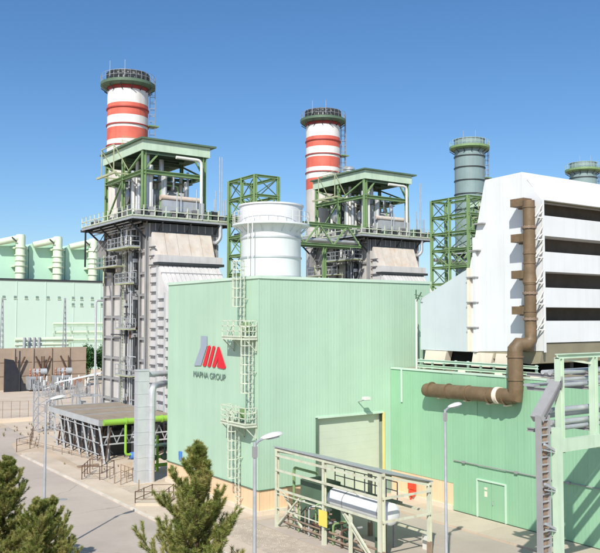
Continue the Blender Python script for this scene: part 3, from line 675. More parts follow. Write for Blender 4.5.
    for i in range(18):
        x = 33.8+rn.random()*11; y = 77+rn.random()*6 if x > 34.8 else 77+rn.random()*14
        h = rn.uniform(.5, 1.6)
        MB().box(x, y, pz+.01, x+rn.uniform(.2,.6), y+rn.uniform(.2,.6), pz+.01+h).build('valve_box', rn.choice(('silver_matte','galv','white_paint','duct_beige','green_steel','steel_grey')), b, False)
    for i in range(10):
        x = 34.2+rn.random()*10.5; y = 76.8+rn.random()*1.2
        MB().tube([(x,y,pz),(x,y,26+rn.random()*1.3)], .06, 6).build('standpipe', 'galv', b)
    MB().tube([(43.4,77.6,pz),(43.4,77.6,31.0)], .05, 6).tube([(43.7,77.6,pz),(43.7,77.6,31.0)], .04, 6).build('lightning_rod', 'galv', b)
    # silver blow-off silencer standing above the roof
    MB().lathe(38.2, 86.2, [(.7,32.16),(.7,33.5),(.85,33.55),(.85,33.75),(.5,34.0),(.1,34.05)], 20).build('silencer', 'silver', b)
    # maintenance hoist frame on the left side
    h = MB()
    for y in (82.6, 86.2): h.beam((33.0,y,28.9),(34.8,y,28.9),.14).beam((33.0,y,28.9),(33.0,y,32.0),.1).beam((33.0,y,32.0),(34.8,y,29.2),.09)
    h.beam((33.0,82.0,28.9),(33.0,87.5,28.9),.22).beam((33.0,82.6,32.0),(33.0,86.2,32.0),.1)
    h.build('hoist_frame', 'olive_rail', b)
    railing(MB(), [(34.3,83.5,32.15),(36.0,83.5,32.15),(36.0,89.4,32.15)], .8, 1.2, .05).build('roof_rail', 'olive_rail', b)
    return b
boiler = make_boiler()
BX = 30.4
b2 = copy_tree(boiler); b2.location.x += BX; b2['label'] = 'grey boiler with mint canopy between the exhaust cylinder and lattice tower'
b3 = copy_tree(boiler); b3.location.x += 61.6; b3['label'] = 'farthest boiler, mostly hidden behind the white intake house'
for q in (boiler, b2, b3): q['group'] = 'row of heat recovery boilers'

# ------------------------------------------------------------------ chimneys
def chimney(x, y, top, label, grey=False, group='chimneys'):
    c = thing('chimney', label, 'chimney', (x, y, 0), group); r = 2.5; T = top
    if grey:
        MB().lathe(x, y, [(r,0),(r,T-1.6),(r+.15,T-1.5),(r+.15,T-1.0)], 40, False).build('shaft', 'stack_grey', c)
    else:
        MB().lathe(x, y, [(r,0),(r,T-11.7)], 40, False).build('shaft', 'casing_grey', c)
        zs = [T-11.7, T-10.1, T-8.5, T-7.0, T-5.5, T-4.0, T-2.3]
        for i, (a, b) in enumerate(zip(zs, zs[1:])):
            MB().lathe(x, y, [(r,a),(r,b)], 40, False).build('band', 'stack_red' if i % 2 == 0 else 'stack_white', c)
        MB().lathe(x, y, [(r,T-2.3),(r,T-1.2)], 40, False).build('band', 'stack_darkred', c)
    for z in ([T-12, T-9.4, T-7.1, T-4.9, T-3.0] if grey else [T-9.2, T-6.6, T-4.55]):
        MB().lathe(x, y, [(r-.02,z-.07),(r+.13,z-.07),(r+.13,z+.07),(r-.02,z+.07)], 40, False).build('flange', 'dark_metal' if grey else 'stack_darkred', c)
    g = MB().lathe(x, y, [(r+.05,T-1.85),(r+.5,T-1.85),(r+.85,T-1.6),(r+.85,T-1.25),(r,T-1.25)], 40, False).build('gallery', 'green_dark' if not grey else 'green_steel', c)
    pts = [(x+(r+.8)*math.cos(a), y+(r+.8)*math.sin(a), T-1.25) for a in [2*math.pi*i/30 for i in range(30)]]
    railing(MB(), pts, 1.0, 3, .028, (1.0,.5), 0, True).build('railing', 'galv' if not grey else 'green_pale', g)
    for i in range(14):
        a = 2*math.pi*i/14; ca, sa = math.cos(a), math.sin(a)
        MB().beam((x+(r+.8)*ca,y+(r+.8)*sa,T-1.85),(x+r*ca,y+r*sa,T-2.4),.1).build('bracket', 'dark_metal', g)
    # crown: dark open cage of posts and rings round the flue
    if not grey:
        MB().lathe(x, y, [(r-.35,T-1.2),(r-.35,T-.1),(r-.55,T-.1),(r-.55,T-1.2)], 40, False).build('flue', 'steel_grey', c)
        for z in (T-1.1, T-.1): MB().lathe(x, y, [(r-.05,z-.12),(r+.06,z-.12),(r+.06,z+.12),(r-.05,z+.12)], 40, False).build('crown_ring', 'dark_metal', c)
        k = MB()
        for i in range(24):
            a = 2*math.pi*i/24; k.beam((x+r*math.cos(a),y+r*math.sin(a),T-1.2),(x+r*math.cos(a),y+r*math.sin(a),T),.26)
        k.build('crown_posts', 'dark_metal', c)
    else:
        MB().lathe(x, y, [(r,T-1.0),(r,T-.1),(r+.1,T-.1),(r+.1,T),(r-.2,T),(r-.2,T-1)], 40, False).build('crown_ring', 'stack_grey', c)
    # caged ladder on the right-hand side
    a = R(-25); ux, uy = math.cos(a), math.sin(a)
    def q(rad, off, z): return (x+rad*ux-off*uy, y+rad*uy+off*ux, z)
    l = MB()
    for o in (-.22, .22): l.beam(q(r+.22,o,T-30), q(r+.22,o,T-.3), .05)
    for o in (-.35, 0, .35): l.beam(q(r+.85,o,T-13), q(r+.85,o,T-.3), .05)
    z = T-13
    while z < T-.3:
        l.beam(q(r+.2,-.4,z), q(r+.85,-.35,z), .05).beam(q(r+.2,.4,z), q(r+.85,.35,z), .05).beam(q(r+.85,-.35,z), q(r+.85,.35,z), .05); z += .8
    l.build('ladder_cage', 'steel_grey', c)
    MB().box(x+ux*(r+.5)-.6, y+uy*(r+.5)-.6, T-6.5, x+ux*(r+.5)+.7, y+uy*(r+.5)+.6, T-6.35).build('ladder_landing', 'green_steel', c, False)
    m = MB()
    for k in (3.6, 4.2): m.tube([(x+(r+.8)*math.cos(k),y+(r+.8)*math.sin(k),T-1),(x+(r+.8)*math.cos(k),y+(r+.8)*math.sin(k),T+.9)], .04, 5)
    m.build('lightning_rod', 'galv', c)
chimney(38.95, 93.1, 43.4, 'nearest red and white banded chimney behind the left boiler')
chimney(69.6, 93.5, 43.4, 'second red and white banded chimney in the middle of the row')
chimney(100.4, 93.4, 43.2, 'grey green chimney rising left of the white intake house', True)
chimney(133.0, 94.4, 43.0, 'farthest grey green chimney, above the roof of the white intake house', True)

# ------------------------------------------------------------------ green lattice towers
def lattice(x, y, wx, wy, z1, levels, label):
    t = thing('lattice_tower', label, 'steel tower', (x+wx/2, y+wy/2, 0), 'green lattice towers')
    for cx in (x, x+wx):
        for cy in (y, y+wy): MB().ibeam((cx,cy,0),(cx,cy,z1),.32,.06).build('column', 'green_steel', t)
    MB().ibeam((x,y+wy/2,0),(x,y+wy/2,z1),.26,.05).build('column', 'green_steel', t)
    zs = [z1-.1-i*(levels) for i in range(int(z1/levels))]
    for i, z in enumerate(zs):
        for a, c in (((x,y),(x+wx,y)),((x,y),(x,y+wy)),((x+wx,y),(x+wx,y+wy)),((x,y+wy),(x+wx,y+wy))):
            MB().ibeam((*a,z),(*c,z),.28,.05).build('beam', 'green_steel', t)
        if i < len(zs)-1:
            zz = zs[i+1]
            for a, c in (((x,y,z),(x+wx,y,zz)),((x+wx,y,z),(x,y,zz)),((x,y,z),(x,y+wy/2,zz)),((x,y+wy/2,z),(x,y,zz)),((x,y+wy/2,z),(x,y+wy,zz)),((x,y+wy,z),(x,y+wy/2,zz)),((x+wx,y,z),(x+wx,y+wy,zz)),((x,y+wy,z),(x+wx,y+wy,zz))):
                MB().beam(a, c, .085).build('brace', 'green_steel' if (i % 2) else 'green_dark', t)
            if i: MB().box(x+.2, y+.2, zz+.15, x+wx-.2, y+wy*.45, zz+.2).build('landing', 'grate', t, False)
    return t
lattice(43.9, 70.9, 2.9, 5.4, 28.1, 2.05, 'green steel lattice tower behind the white exhaust cylinder')
lattice(73.2, 68.4, 2.6, 6.4, 28.2, 2.15, 'green steel lattice tower left of the white intake house')
t = thing('pipe_bridge', 'green truss pipe bridge joining the boilers behind the green roof', 'pipe bridge', (55, 80, 0))
for z in (24.4, 21.9): MB().ibeam((46.2,77.3,z),(63.4,77.3,z),.3,.05).build('chord', 'green_steel', t); MB().ibeam((46.2,79.5,z),(63.4,79.5,z),.3,.05).build('chord', 'green_steel', t)
for i in range(8):
    x = 46.2+i*2.15; MB().beam((x,77.3,24.4 if i%2 else 21.9),(x+2.15,77.3,21.9 if i%2 else 24.4),.16).build('brace', 'green_steel', t)
for i in range(3): MB().tube([(46.2,77.8+i*.6,22.5),(63.4,77.8+i*.6,22.5)], .2, 10).build('pipe', 'silver', t)
for x in (50.5, 58.5): MB().ibeam((x,78.4,0),(x,78.4,21.8),.4,.06).build('column', 'green_steel', t)
t = thing('pipe_bridge', 'green truss pipe bridge right of the second boiler', 'pipe bridge', (85, 80, 0))
for z in (22.6, 20.4): MB().ibeam((76.6,77.3,z),(94,77.3,z),.3,.05).build('chord', 'green_steel', t)
for i in range(8):
    x = 76.6+i*2.15; MB().beam((x,77.3,22.6 if i%2 else 20.4),(x+2.15,77.3,20.4 if i%2 else 22.6),.16).build('brace', 'green_steel', t)
for i in range(2): MB().tube([(76.6,77.8+i*.6,20.9),(94,77.8+i*.6,20.9)], .22, 10).build('pipe', 'silver', t)
MB().ibeam((85,77.6,0),(85,77.6,20.3),.4,.06).build('column', 'green_steel', t)

# ------------------------------------------------------------------ far turbine hall with intake boxes
FY = 200
fb = thing('far_hall', 'pale mint hall far left with a row of small square windows', 'building', (95, 215, 0))
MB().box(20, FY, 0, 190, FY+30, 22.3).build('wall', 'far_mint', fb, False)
MB().box(19.8, FY-.2, 22.3, 190.2, FY+30.2, 22.75).build('parapet_cap', 'dark_metal', fb, False)
for i in range(24):
    MB().box(19.9+i*7.1, FY-.10, 0, 20.0+i*7.1, FY-.005, 22.3).build('wall_seam', 'far_mint', fb, False)
def far_win(x, z):
    o = MB().box(x-.32, FY-.14, z-.32, x+.32, FY-.02, z+.32).build('window', 'far_window', fb, False)
    MB().box(x-.42, FY-.2, z-.46, x+.42, FY-.01, z-.33).build('sill', 'far_pipe', o, False)
for x in (25, 30, 36, 42, 47.2, 52.4, 55.1, 57.7, 60.4, 63.1, 65.9, 69.5, 71.7, 74.5, 77.2, 80, 83): far_win(x, 18.2)
for x in (69.5, 71.7, 74.5, 77.2, 80): far_win(x, 16.55)
for k, lab in enumerate(('leftmost', 'second from left', 'third from left', 'fourth from left')):
    x = 57.0+(k)*9.3-.3
    e = thing('intake_box', 'green intake box with rounded shoulder on the far hall, ' + lab, 'intake box', (x-4, FY+12, 22.75), 'green intake boxes on the far hall')
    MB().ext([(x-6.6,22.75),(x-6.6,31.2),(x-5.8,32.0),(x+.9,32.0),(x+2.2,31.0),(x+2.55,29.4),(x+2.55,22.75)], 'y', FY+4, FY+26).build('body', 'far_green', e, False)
    p = thing('intake_pipe', 'pale green vertical pipe with elbow in front of intake box, ' + lab, 'pipe', (x, FY+2, 22.75), 'pale pipes on the far hall')
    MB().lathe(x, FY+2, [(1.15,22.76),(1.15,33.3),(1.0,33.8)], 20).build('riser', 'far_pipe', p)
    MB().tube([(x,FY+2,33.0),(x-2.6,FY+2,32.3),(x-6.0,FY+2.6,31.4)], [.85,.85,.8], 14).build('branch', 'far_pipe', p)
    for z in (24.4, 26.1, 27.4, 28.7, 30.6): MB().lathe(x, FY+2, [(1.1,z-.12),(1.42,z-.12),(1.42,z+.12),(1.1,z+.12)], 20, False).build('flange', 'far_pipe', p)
    for z in (26.0, 30.5): MB().box(x-1.7, FY+2.2, z-.25, x+1.9, FY+4.1, z+.2).build('bracket', 'far_pipe', p, False)
    MB().beam((x-1.2,FY+.9,31.9),(x-2.4,FY+1.0,33.0),.25).build('valve', 'dark_metal', p)

# ------------------------------------------------------------------ transformer yard on the left
bw = thing('blast_wall', 'beige precast concrete blast wall behind the transformers', 'wall', (46, 150, 0))
for i in range(6):
    x = 34.5+i*3.4
    MB().box(x, 150, 0, x+3.35, 150.35, 7.55).build('wall_panel', 'blast_wall', bw, False)
    MB().box(x-.12, 149.75, 0, x+.12, 149.995, 7.6).build('pilaster', 'blast_wall', bw, False)
for z in (2.5, 5.0): MB().box(34.5, 149.93, z-.05, 54.8, 149.99, z+.05).build('joint', 'rust_pale', bw, False)
for i, (x, lab) in enumerate(((44.0, 'left of the pair'), (48.6, 'right of the pair'))):
    t = thing('transformer', 'grey transformer with conservator tank before the beige wall, ' + lab, 'transformer', (x, 146, 0), 'transformers')
    MB().box(x-1.4, 144.8, .3, x+1.4, 147, 2.6).build('tank', 'galv', t)
    for k in range(8): MB().box(x-1.35+k*.36, 144.2, .6, x-1.2+k*.36, 144.78, 2.4).build('radiator_fin', 'galv', t)
    MB().tube([(x-.4,146,3.4),(x+2.0,146,3.4)], .55, 14).build('conservator', 'silver_matte', t)
    for k in range(3): MB().lathe(x-1+k*.8, 145.6, [(.2,2.6),(.26,2.9),(.14,3.1),(.24,3.3),(.12,3.5),(.2,3.7),(.06,4.1)], 10).build('bushing', 'porcelain', t)
    for dx, s in ((-2.4, 1), (2.6, -1)): MB().tube([(x+dx,149.4,.3),(x+dx,149.4,6.0)], .12, 8).tube([(x+dx,149.4,2.6),(x+dx+s*1.5,149.4,6.0)], .16, 8).build('bus_pole', 'rust', t)
t = thing('netting_screen', 'dark navy netting screen at the far left edge', 'screen', (40, 146, 0))
MB().add([(38.6,146,0),(42.6,146,0),(42.2,146,1.0),(40.9,146,4.2),(40.2,146,5.6),(38.6,146,5.9),(38.6,146.3,0),(42.6,146.3,0),(42.2,146.3,1.0),(40.9,146.3,4.2),(40.2,146.3,5.6),(38.6,146.3,5.9)],
         [(0,1,2,3,4,5),(11,10,9,8,7,6),(0,6,7,1),(1,7,8,2),(2,8,9,3),(3,9,10,4),(4,10,11,5),(5,11,6,0)]).build('net', 'navy_net', t, False)
MB().beam((41.2,145.9,0),(41.2,145.9,7.2),.2).build('pole', 'dark_metal', t)
# switch bay equipment: posts with insulators, each its own thing
rn = random.Random(21); n = 0
spots = [(41.5+rn.random()*8, 128+rn.random()*13) for _ in range(26)]
for i, (x, y) in enumerate(spots):
    t = thing('bus_post', 'small grey insulator post in the cluttered switch bay', 'post insulator', (x, y, 0), 'switch bay posts')
    h = rn.uniform(1.4, 2.6)
    MB().beam((x-.25,y,0),(x-.25,y,h),.08).beam((x+.25,y,0),(x+.25,y,h),.08).beam((x-.4,y,h),(x+.4,y,h),.1).beam((x-.25,y,.2),(x+.25,y,h-.1),.05).build('stand', 'galv', t)
    MB().lathe(x, y, [(.1,h+.05),(.16,h+.2),(.09,h+.3),(.16,h+.45),(.09,h+.55),(.15,h+.75),(.04,h+1.0)], 8).build('insulator', 'white_paint' if i % 3 else 'porcelain', t)
def mast(x, y, z1, label):
    t = thing('lightning_mast', label, 'mast', (x, y, 0), 'lattice masts')
    cs = [(-1,-1),(1,-1),(1,1),(-1,1)]
    for a, b in cs: MB().beam((x+a*.45,y+b*.45,0),(x+a*.1,y+b*.1,z1),.09).build('leg', 'galv', t)
    br = MB(); N = 16
    for i in range(N):
        za, zb_ = z1*i/N, z1*(i+1)/N; ra, rb = .45-.35*i/N, .45-.35*(i+1)/N
        for k in range(4):
            p, q = cs[k], cs[(k+1)%4]; br.beam((x+p[0]*ra,y+p[1]*ra,za),(x+q[0]*rb,y+q[1]*rb,zb_),.05)
    br.build('bracing', 'galv', t)
mast(39.3, 150.8, 16.8, 'slim grey lattice mast at the left edge'); mast(51.0, 151.2, 16.9, 'slim grey lattice mast before the middle of the far hall')
t = thing('pipe_rack', 'pale green pipe rack standing before the far hall', 'pipe rack', (55, 165, 0))
for x in (53.5, 57.0, 60.5, 64): MB().beam((x,165,0),(x,165,11.5),.3).build('column', 'green_pale', t)
for z in (11.4, 9.6, 8.0): MB().beam((53.3,165,z),(66,165,z),.35).build('beam', 'green_pale', t)
for z in (11.9, 10.1, 8.5): MB().tube([(53.3,165.3,z),(66,165.3,z)], .3, 10).build('pipe', 'far_pipe', t)
t = thing('pipe_header', 'pale pipe header with four vertical stubs above the beige wall', 'pipe', (48, 158, 0))
MB().tube([(43.6,158,8.9),(55,158,8.9)], .45, 12).build('header', 'far_pipe', t); MB().tube([(43.6,158,7.9),(54,158,7.9)], .3, 10).build('header', 'far_pipe', t)
for i in range(4): MB().tube([(45.3+i*.95,157.6,6.0),(45.3+i*.95,157.6,9.3)], .3, 10).build('stub', 'galv', t)
for x in (44.2, 54): MB().beam((x,158,0),(x,158,8.4),.25).build('support', 'green_pale', t)
t = thing('sheet_canopy', 'low shelter with a tilted white sheet roof behind the deck', 'shelter', (38, 110, 0))
MB().add([(36.2,111.2,4.05),(40.9,106.2,5.45),(41.6,107.4,5.6),(37.2,112.2,4.2),(36.2,111.2,3.97),(40.9,106.2,5.37),(41.6,107.4,5.52),(37.2,112.2,4.12)],[(0,1,2,3),(7,6,5,4),(0,4,5,1),(1,5,6,2),(2,6,7,3),(3,7,4,0)]).build('roof_sheet', 'white_clad', t, False)
MB().add([(34.6,111.0,3.3),(36.3,109.6,4.1),(36.9,110.2,4.15),(35.4,111.6,3.4),(34.6,111.0,3.24),(36.3,109.6,4.04),(36.9,110.2,4.09),(35.4,111.6,3.34)],[(0,1,2,3),(7,6,5,4),(0,4,5,1),(1,5,6,2),(2,6,7,3),(3,7,4,0)]).build('roof_sheet', 'white_clad', t, False)
for x, y, z in ((36.6,110.9,4.0),(40.7,106.8,5.35),(38.6,109,4.7)): MB().beam((x,y,0),(x,y,z),.14).beam((x-.9,y,0),(x,y,z-.4),.1).beam((x+.9,y,0),(x,y,z-.4),.1).build('leg', 'steel_grey', t)
tag(MB().tube(elbow([(37.6,99.5,0),(37.6,99.5,15.3),(39.6,99.5,15.3),(39.6,99.5,14.2)], .3), .14, 8).build('vent_stand', 'silver_matte'), 'tall thin pipe with a bent top left of the boiler', 'pipe')
t = thing('equipment_frame', 'small grey pipe frame with a cabinet behind the deck', 'frame', (35, 96, 0))
for x in (33.8, 36.4):
    for y in (94.5, 97): MB().beam((x,y,0),(x,y,3.6),.14).build('post', 'galv', t)
for y in (94.5, 97): MB().beam((33.7,y,3.6),(36.5,y,3.6),.14).build('beam', 'galv', t)
for x in (33.8, 36.4): MB().beam((x,94.4,3.6),(x,97.1,3.6),.13).build('beam', 'galv', t)
MB().box(34.1,95,0,34.8,96,3.0).build('cabinet', 'silver_matte', t)

def leafy_tree(x, y, h, r, label, seed):
    rnd = random.Random(seed); t = thing('broadleaf_tree', label, 'tree', (x, y, 0), 'trees beyond the pipe rack')
    tr = MB().tube([(x,y,0),(x+.1,y,h*.35),(x,y+.1,h*.6)], [.25,.18,.1], 8)
    for i in range(6):
        a = rnd.uniform(0,6.28); tr.tube([(x,y,h*(.3+.05*i)),(x+math.cos(a)*r*.6,y+math.sin(a)*r*.6,h*(.5+.06*i))], [.09,.03], 5)
    tr.build('trunk', 'bark', t); c = MB()
    for i in range(2600):
        while 1:
            p = Vector((rnd.uniform(-1,1), rnd.uniform(-1,1), rnd.uniform(-1,1)))
            if .25 < p.length < 1: break
        k = .75+.35*math.sin(p.x*7+seed)*math.cos(p.y*6)*math.sin(p.z*5)
        q = Vector((x+p.x*r*k, y+p.y*r*k, h*.58+p.z*h*.42*k)); d = Vector((rnd.gauss(0,1), rnd.gauss(0,1), rnd.gauss(0,1))).normalized(); e = d.orthogonal().normalized(); s = rnd.uniform(.12,.3)
        c.add([q-d*s, q+e*s*.6, q+d*s, q-e*s*.6], [(0,1,2,3)])
    c.build('crown', 'leafy', t, False)
leafy_tree(59.8, 162.5, 8.2, 2.6, 'dark green tree behind the pale pipe rack, left one', 1)
leafy_tree(63.5, 163, 7.8, 2.5, 'dark green tree behind the pale pipe rack, right one', 2)

# ------------------------------------------------------------------ fin-fan cooler deck
ck = thing('cooler_deck', 'raised grey slatted cooler deck on slanted legs beside the boiler', 'cooler', (31, 77, 0))
DZ0, DZ1 = 2.95, 3.75
MB().box(27.0, 70.3, DZ1-.12, 34.7, 84.4, DZ1-.02).build('deck_frame', 'casing_dark', ck, False)
for k in range(3):
    y0 = 70.45+k*4.66; s = MB()
    for i in range(18): s.box(27.15, y0+i*.252, DZ1-.019, 34.6, y0+i*.252+.16, DZ1+.02)
    s.build('slat_bay', 'deck_slat', ck, False)
    MB().box(27.05, y0+4.52, DZ1-.018, 34.65, y0+4.62, DZ1+.07).build('bay_divider', 'galv', ck, False)
for k in range(4): MB().box(26.94, 70.3+k*3.53, DZ0+.3, 26.99, 70.3+k*3.53+3.5, DZ1+.04).build('side_panel', 'silver_matte', ck, False)
MB().box(27.0, 70.2, DZ0+.3, 34.7, 70.29, DZ1).build('side_panel', 'steel_grey', ck, False)
for i, y in enumerate((83.6, 81.4, 79.2, 77.0, 74.8, 72.6, 70.6)):
    MB().beam((27.1,y,DZ0+.3),(27.1,y-1.5,0),.13).build('slanted_leg', 'silver_matte', ck)
    MB().beam((27.5,y-1.9,DZ0+.3),(27.5,y-.6,0),.1).build('slanted_leg', 'rust', ck)
for x in (28.2, 30.6, 33.0):
    for y in (71, 75.5, 80, 83.8): MB().ibeam((x,y,0),(x,y,DZ0),.22,.04).build('leg', 'steel_grey', ck)
for z in (2.9, 1.7, .7): MB().beam((27.05,70.4,z),(27.05,84.2,z),.07).build('side_rail', 'silver_matte', ck)
for i in range(8): MB().beam((27.9,71+i*1.7,DZ0),(27.9,72.4+i*1.7,.2),.08).build('brace', 'rust', ck); MB().tube([(28.1,70.8+i*1.7,0),(28.1,70.8+i*1.7,3.2)], .07, 6).build('hanger_pipe', 'silver_matte', ck)
for z in (2.2, 1.5): MB().beam((27.2,70.5,z),(34.6,70.5,z),.12).build('front_beam', 'silver_matte', ck)
for i in range(6): MB().beam((27.6+i*1.2,70.5,1.55),(28.2+i*1.2,70.5,2.9),.08).build('brace', 'galv', ck); MB().beam((28.2+i*1.2,70.52,2.9),(28.8+i*1.2,70.52,1.55),.08).build('brace', 'galv', ck)
MB().box(28.3, 73.0, 0, 34.5, 83.5, 2.3).build('cooler_body', 'dark_metal', ck, False)
gp = thing('green_header_pipe', 'bright green pipe along the front edge of the cooler deck', 'pipe', (31, 70, 0))
MB().tube([(27.3,69.95,3.55),(36.5,69.95,3.55)], .28, 14).build('header', 'bright_green', gp)
MB().tube(elbow([(29.4,69.9,3.5),(29.4,69.9,.5),(30.6,69.9,.5)], .3), .12, 10).build('drop_pipe', 'bright_green', gp)
MB().tube(elbow([(31.2,69.8,0),(31.2,69.8,2.0),(30.2,70.2,2.0)], .3), .11, 10).build('drop_pipe', 'galv', gp)
for x in (29.4, 33.0): MB().tube([(x-.06,69.95,3.55),(x+.06,69.95,3.55)], .36, 14).build('flange', 'bright_green', gp)
t = thing('green_pump_skid', 'green pipework with valves between the silver pipes and the building', 'pump skid', (30.5, 62, 0))
for z in (.5, 1.2, 2.2): MB().tube([(28.4,63.5,z),(33.5,63.5,z)], .14, 8).build('pipe', 'bright_green' if z < 2 else 'green_pale', t)
for x in (28.6, 29.6, 30.8): MB().tube([(x,63.5,0),(x,63.5,3.0)], .12, 8).build('pipe', 'bright_green', t)
for x in (29.1, 30.2): MB().lathe(x, 63.3, [(.1,.9),(.35,1.05),(.35,1.35),(.1,1.5),(.06,2.0),(.3,2.05),(.3,2.1)], 12).build('valve', 'green_dark', t)
tag(MB().tube([(29.9,70.0,.36),(30.0,70.0,.36),(30.75,70.0,.36),(30.85,70.0,.36)], [.28,.33,.33,.28], 16).build('blue_drum', 'blue_paint'), 'small blue drum lying in front of the deck', 'drum')
tag(MB().box(27.0,64.8,0,27.9,65.5,.75).box(27.1,64.78,.25,27.45,64.80,.6).build('concrete_box', 'concrete', smooth=False), 'small square concrete block in front of the deck', 'box')

# silver insulated pipes left of the building
sp = thing('silver_riser', 'thick square silver clad vertical duct left of the green building', 'duct', (26.45, 59.8, 0))
MB().box(26.02,59.45,0,26.95,60.2,8.8).build('riser', 'silver_matte', sp, False)
MB().box(25.98,59.41,8.81,26.99,60.24,8.93).build('cap', 'silver_matte', sp, False)
MB().tube([(26.96,59.9,8.5),(32,61.5,8.5)], .22, 12).build('branch', 'silver_matte', sp)
for k in range(1, 9): MB().box(26.0,59.43,k*1.0,26.97,60.22,k*1.0+.04).build('band', 'silver_matte', sp, False)
sp = thing('silver_riser', 'thinner silver pipe with rounded elbow beside the thick one', 'pipe', (27.15, 59.35, 0))
MB().tube(elbow([(27.15,59.35,0),(27.15,59.35,7.6),(28.2,60.4,7.6),(31.5,63.5,7.6)], .9, 8), .27, 16).build('riser', 'silver', sp)
for k in range(1, 7): MB().lathe(27.15, 59.35, [(.272,k*1.0),(.29,k*1.0),(.29,k*1.0+.05),(.272,k*1.0+.05)], 16, False).build('band', 'silver', sp)

# rusty guard rails
def guard(pts, h, label, m='rust', step=1.2):
    t = thing('guard_rail', label, 'railing', (*pts[0][:2], 0), 'rusty guard rails')
    closed = pts[0] == pts[-1]
    for si, (a, b) in enumerate(zip(pts, pts[1:])):
        a = Vector((*a,0)); b = Vector((*b,0)); L = (b-a).length; k = max(1, round(L/step))
        for i in range(1 if si else 0, k if closed and si == len(pts)-2 else k+1):
            p = a+(b-a)*(i/k); MB().beam(p, p+Vector((0,0,h)), .055).build('post', m, t)
        for z in (h-.05+.003*(si%2), h*.5+.003*(si%2)): MB().beam(a+Vector((0,0,z)), b+Vector((0,0,z)), .035).build('rail', m, t)
    return t
t = guard([(22.75,52.3),(24.7,53.8),(26.0,53.0),(24.4,51.2),(22.75,52.3)], 1.1, 'rusty square guard rail round a pit by the kerb', 'rust', 1.6)
MB().add([(22.7,52.3,.1),(24.7,53.9,.1),(26.1,53.0,.1),(24.4,51.1,.1),(22.7,52.3,.28),(24.7,53.9,.28),(26.1,53.0,.28),(24.4,51.1,.28)],[(4,5,6,7),(0,1,5,4),(1,2,6,5),(2,3,7,6),(3,0,4,7)]).build('pit_rim', 'concrete', t, False)
guard([(22.9,63.2),(24.6,66.0),(26.0,64.2),(24.0,62.2),(22.9,63.2)], 1.2, 'rusty guard rail cage in front of the deck corner', 'rust', 1.2)
guard([(26.2,63.2),(26.2,60.8),(24.8,59.8)], 1.0, 'bent rusty rail between the cage and the silver pipe', 'rust_pale', .8)
guard([(22.5,80.2),(24.2,81.6),(26.6,88.6)], 1.3, 'rusty rail at the bend of the kerb', 'rust', 2.4)
guard([(27.5,108.6),(31.5,107.2)], 2.2, 'rusty rail beside the bare ground at far left', 'rust_pale', 1.0)
guard([(24.5,86.4),(27.2,70.0)], .5, 'low pale edging rail along the deck', 'rust_pale', 1.8)
for k, (x, y, h, lab) in enumerate(((24.6,60.6,1.3,'nearest of the row by the silver duct'),(25.0,62.6,1.0,'middle of the row by the silver duct'),(25.3,67.3,1.2,'beside the deck corner'),(24.9,56.6,.9,'nearest the square pit'))):
    tag(MB().tube([(x,y,0),(x,y,h),(x+.02,y,h+.03)], [.05,.05,.02], 8).build('pipe_bollard', 'rust_pale'), 'short rusty standing pipe, ' + lab, 'bollard', 'rusty standing pipes')
t = thing('timber_stack', 'short stack of weathered planks on the ground before the deck', 'planks', (25.2, 69.2, 0))
for k in range(5): MB().box(24.6+.02*k, 68.7+.22*(k%3), .01+.07*(k//3), 26.3+.05*k, 68.9+.22*(k%3), .075+.07*(k//3)).build('plank', 'rust_pale', t, False)
tag(MB().lathe(19.4, 57.5, [(.36,.005),(.36,.02),(.33,.024),(.02,.024)], 20).build('manhole_cover', 'steel_grey'), 'round iron manhole cover in the road', 'manhole cover')
# low retaining kerb across the far-left bare ground
tag(MB().box(20, 103.5, 0, 31, 103.8, .5).build('low_wall', 'plinth'), 'low pale concrete upstand across the bare ground far left', 'wall')
t = thing('lattice_gantry', 'grey lattice steel gantry left of the cooler deck', 'gantry', (30, 94, 0))
for x in (28.3, 30.2):
    for y in (92.5, 94.3): MB().beam((x,y,0),(x,y,5.4),.12).build('leg', 'galv', t)
g = MB()
for k in range(5):
    z = k*1.05
    for a, c in (((28.3,92.5),(30.2,92.5)),((28.3,92.5),(28.3,94.3)),((30.2,92.5),(30.2,94.3))): g.beam((*a,z),(*c,z+1.05),.06).beam((*a,z+1.05),(*c,z),.06).beam((*a,z+1.05),(*c,z+1.05),.07)
g.build('bracing', 'galv', t)

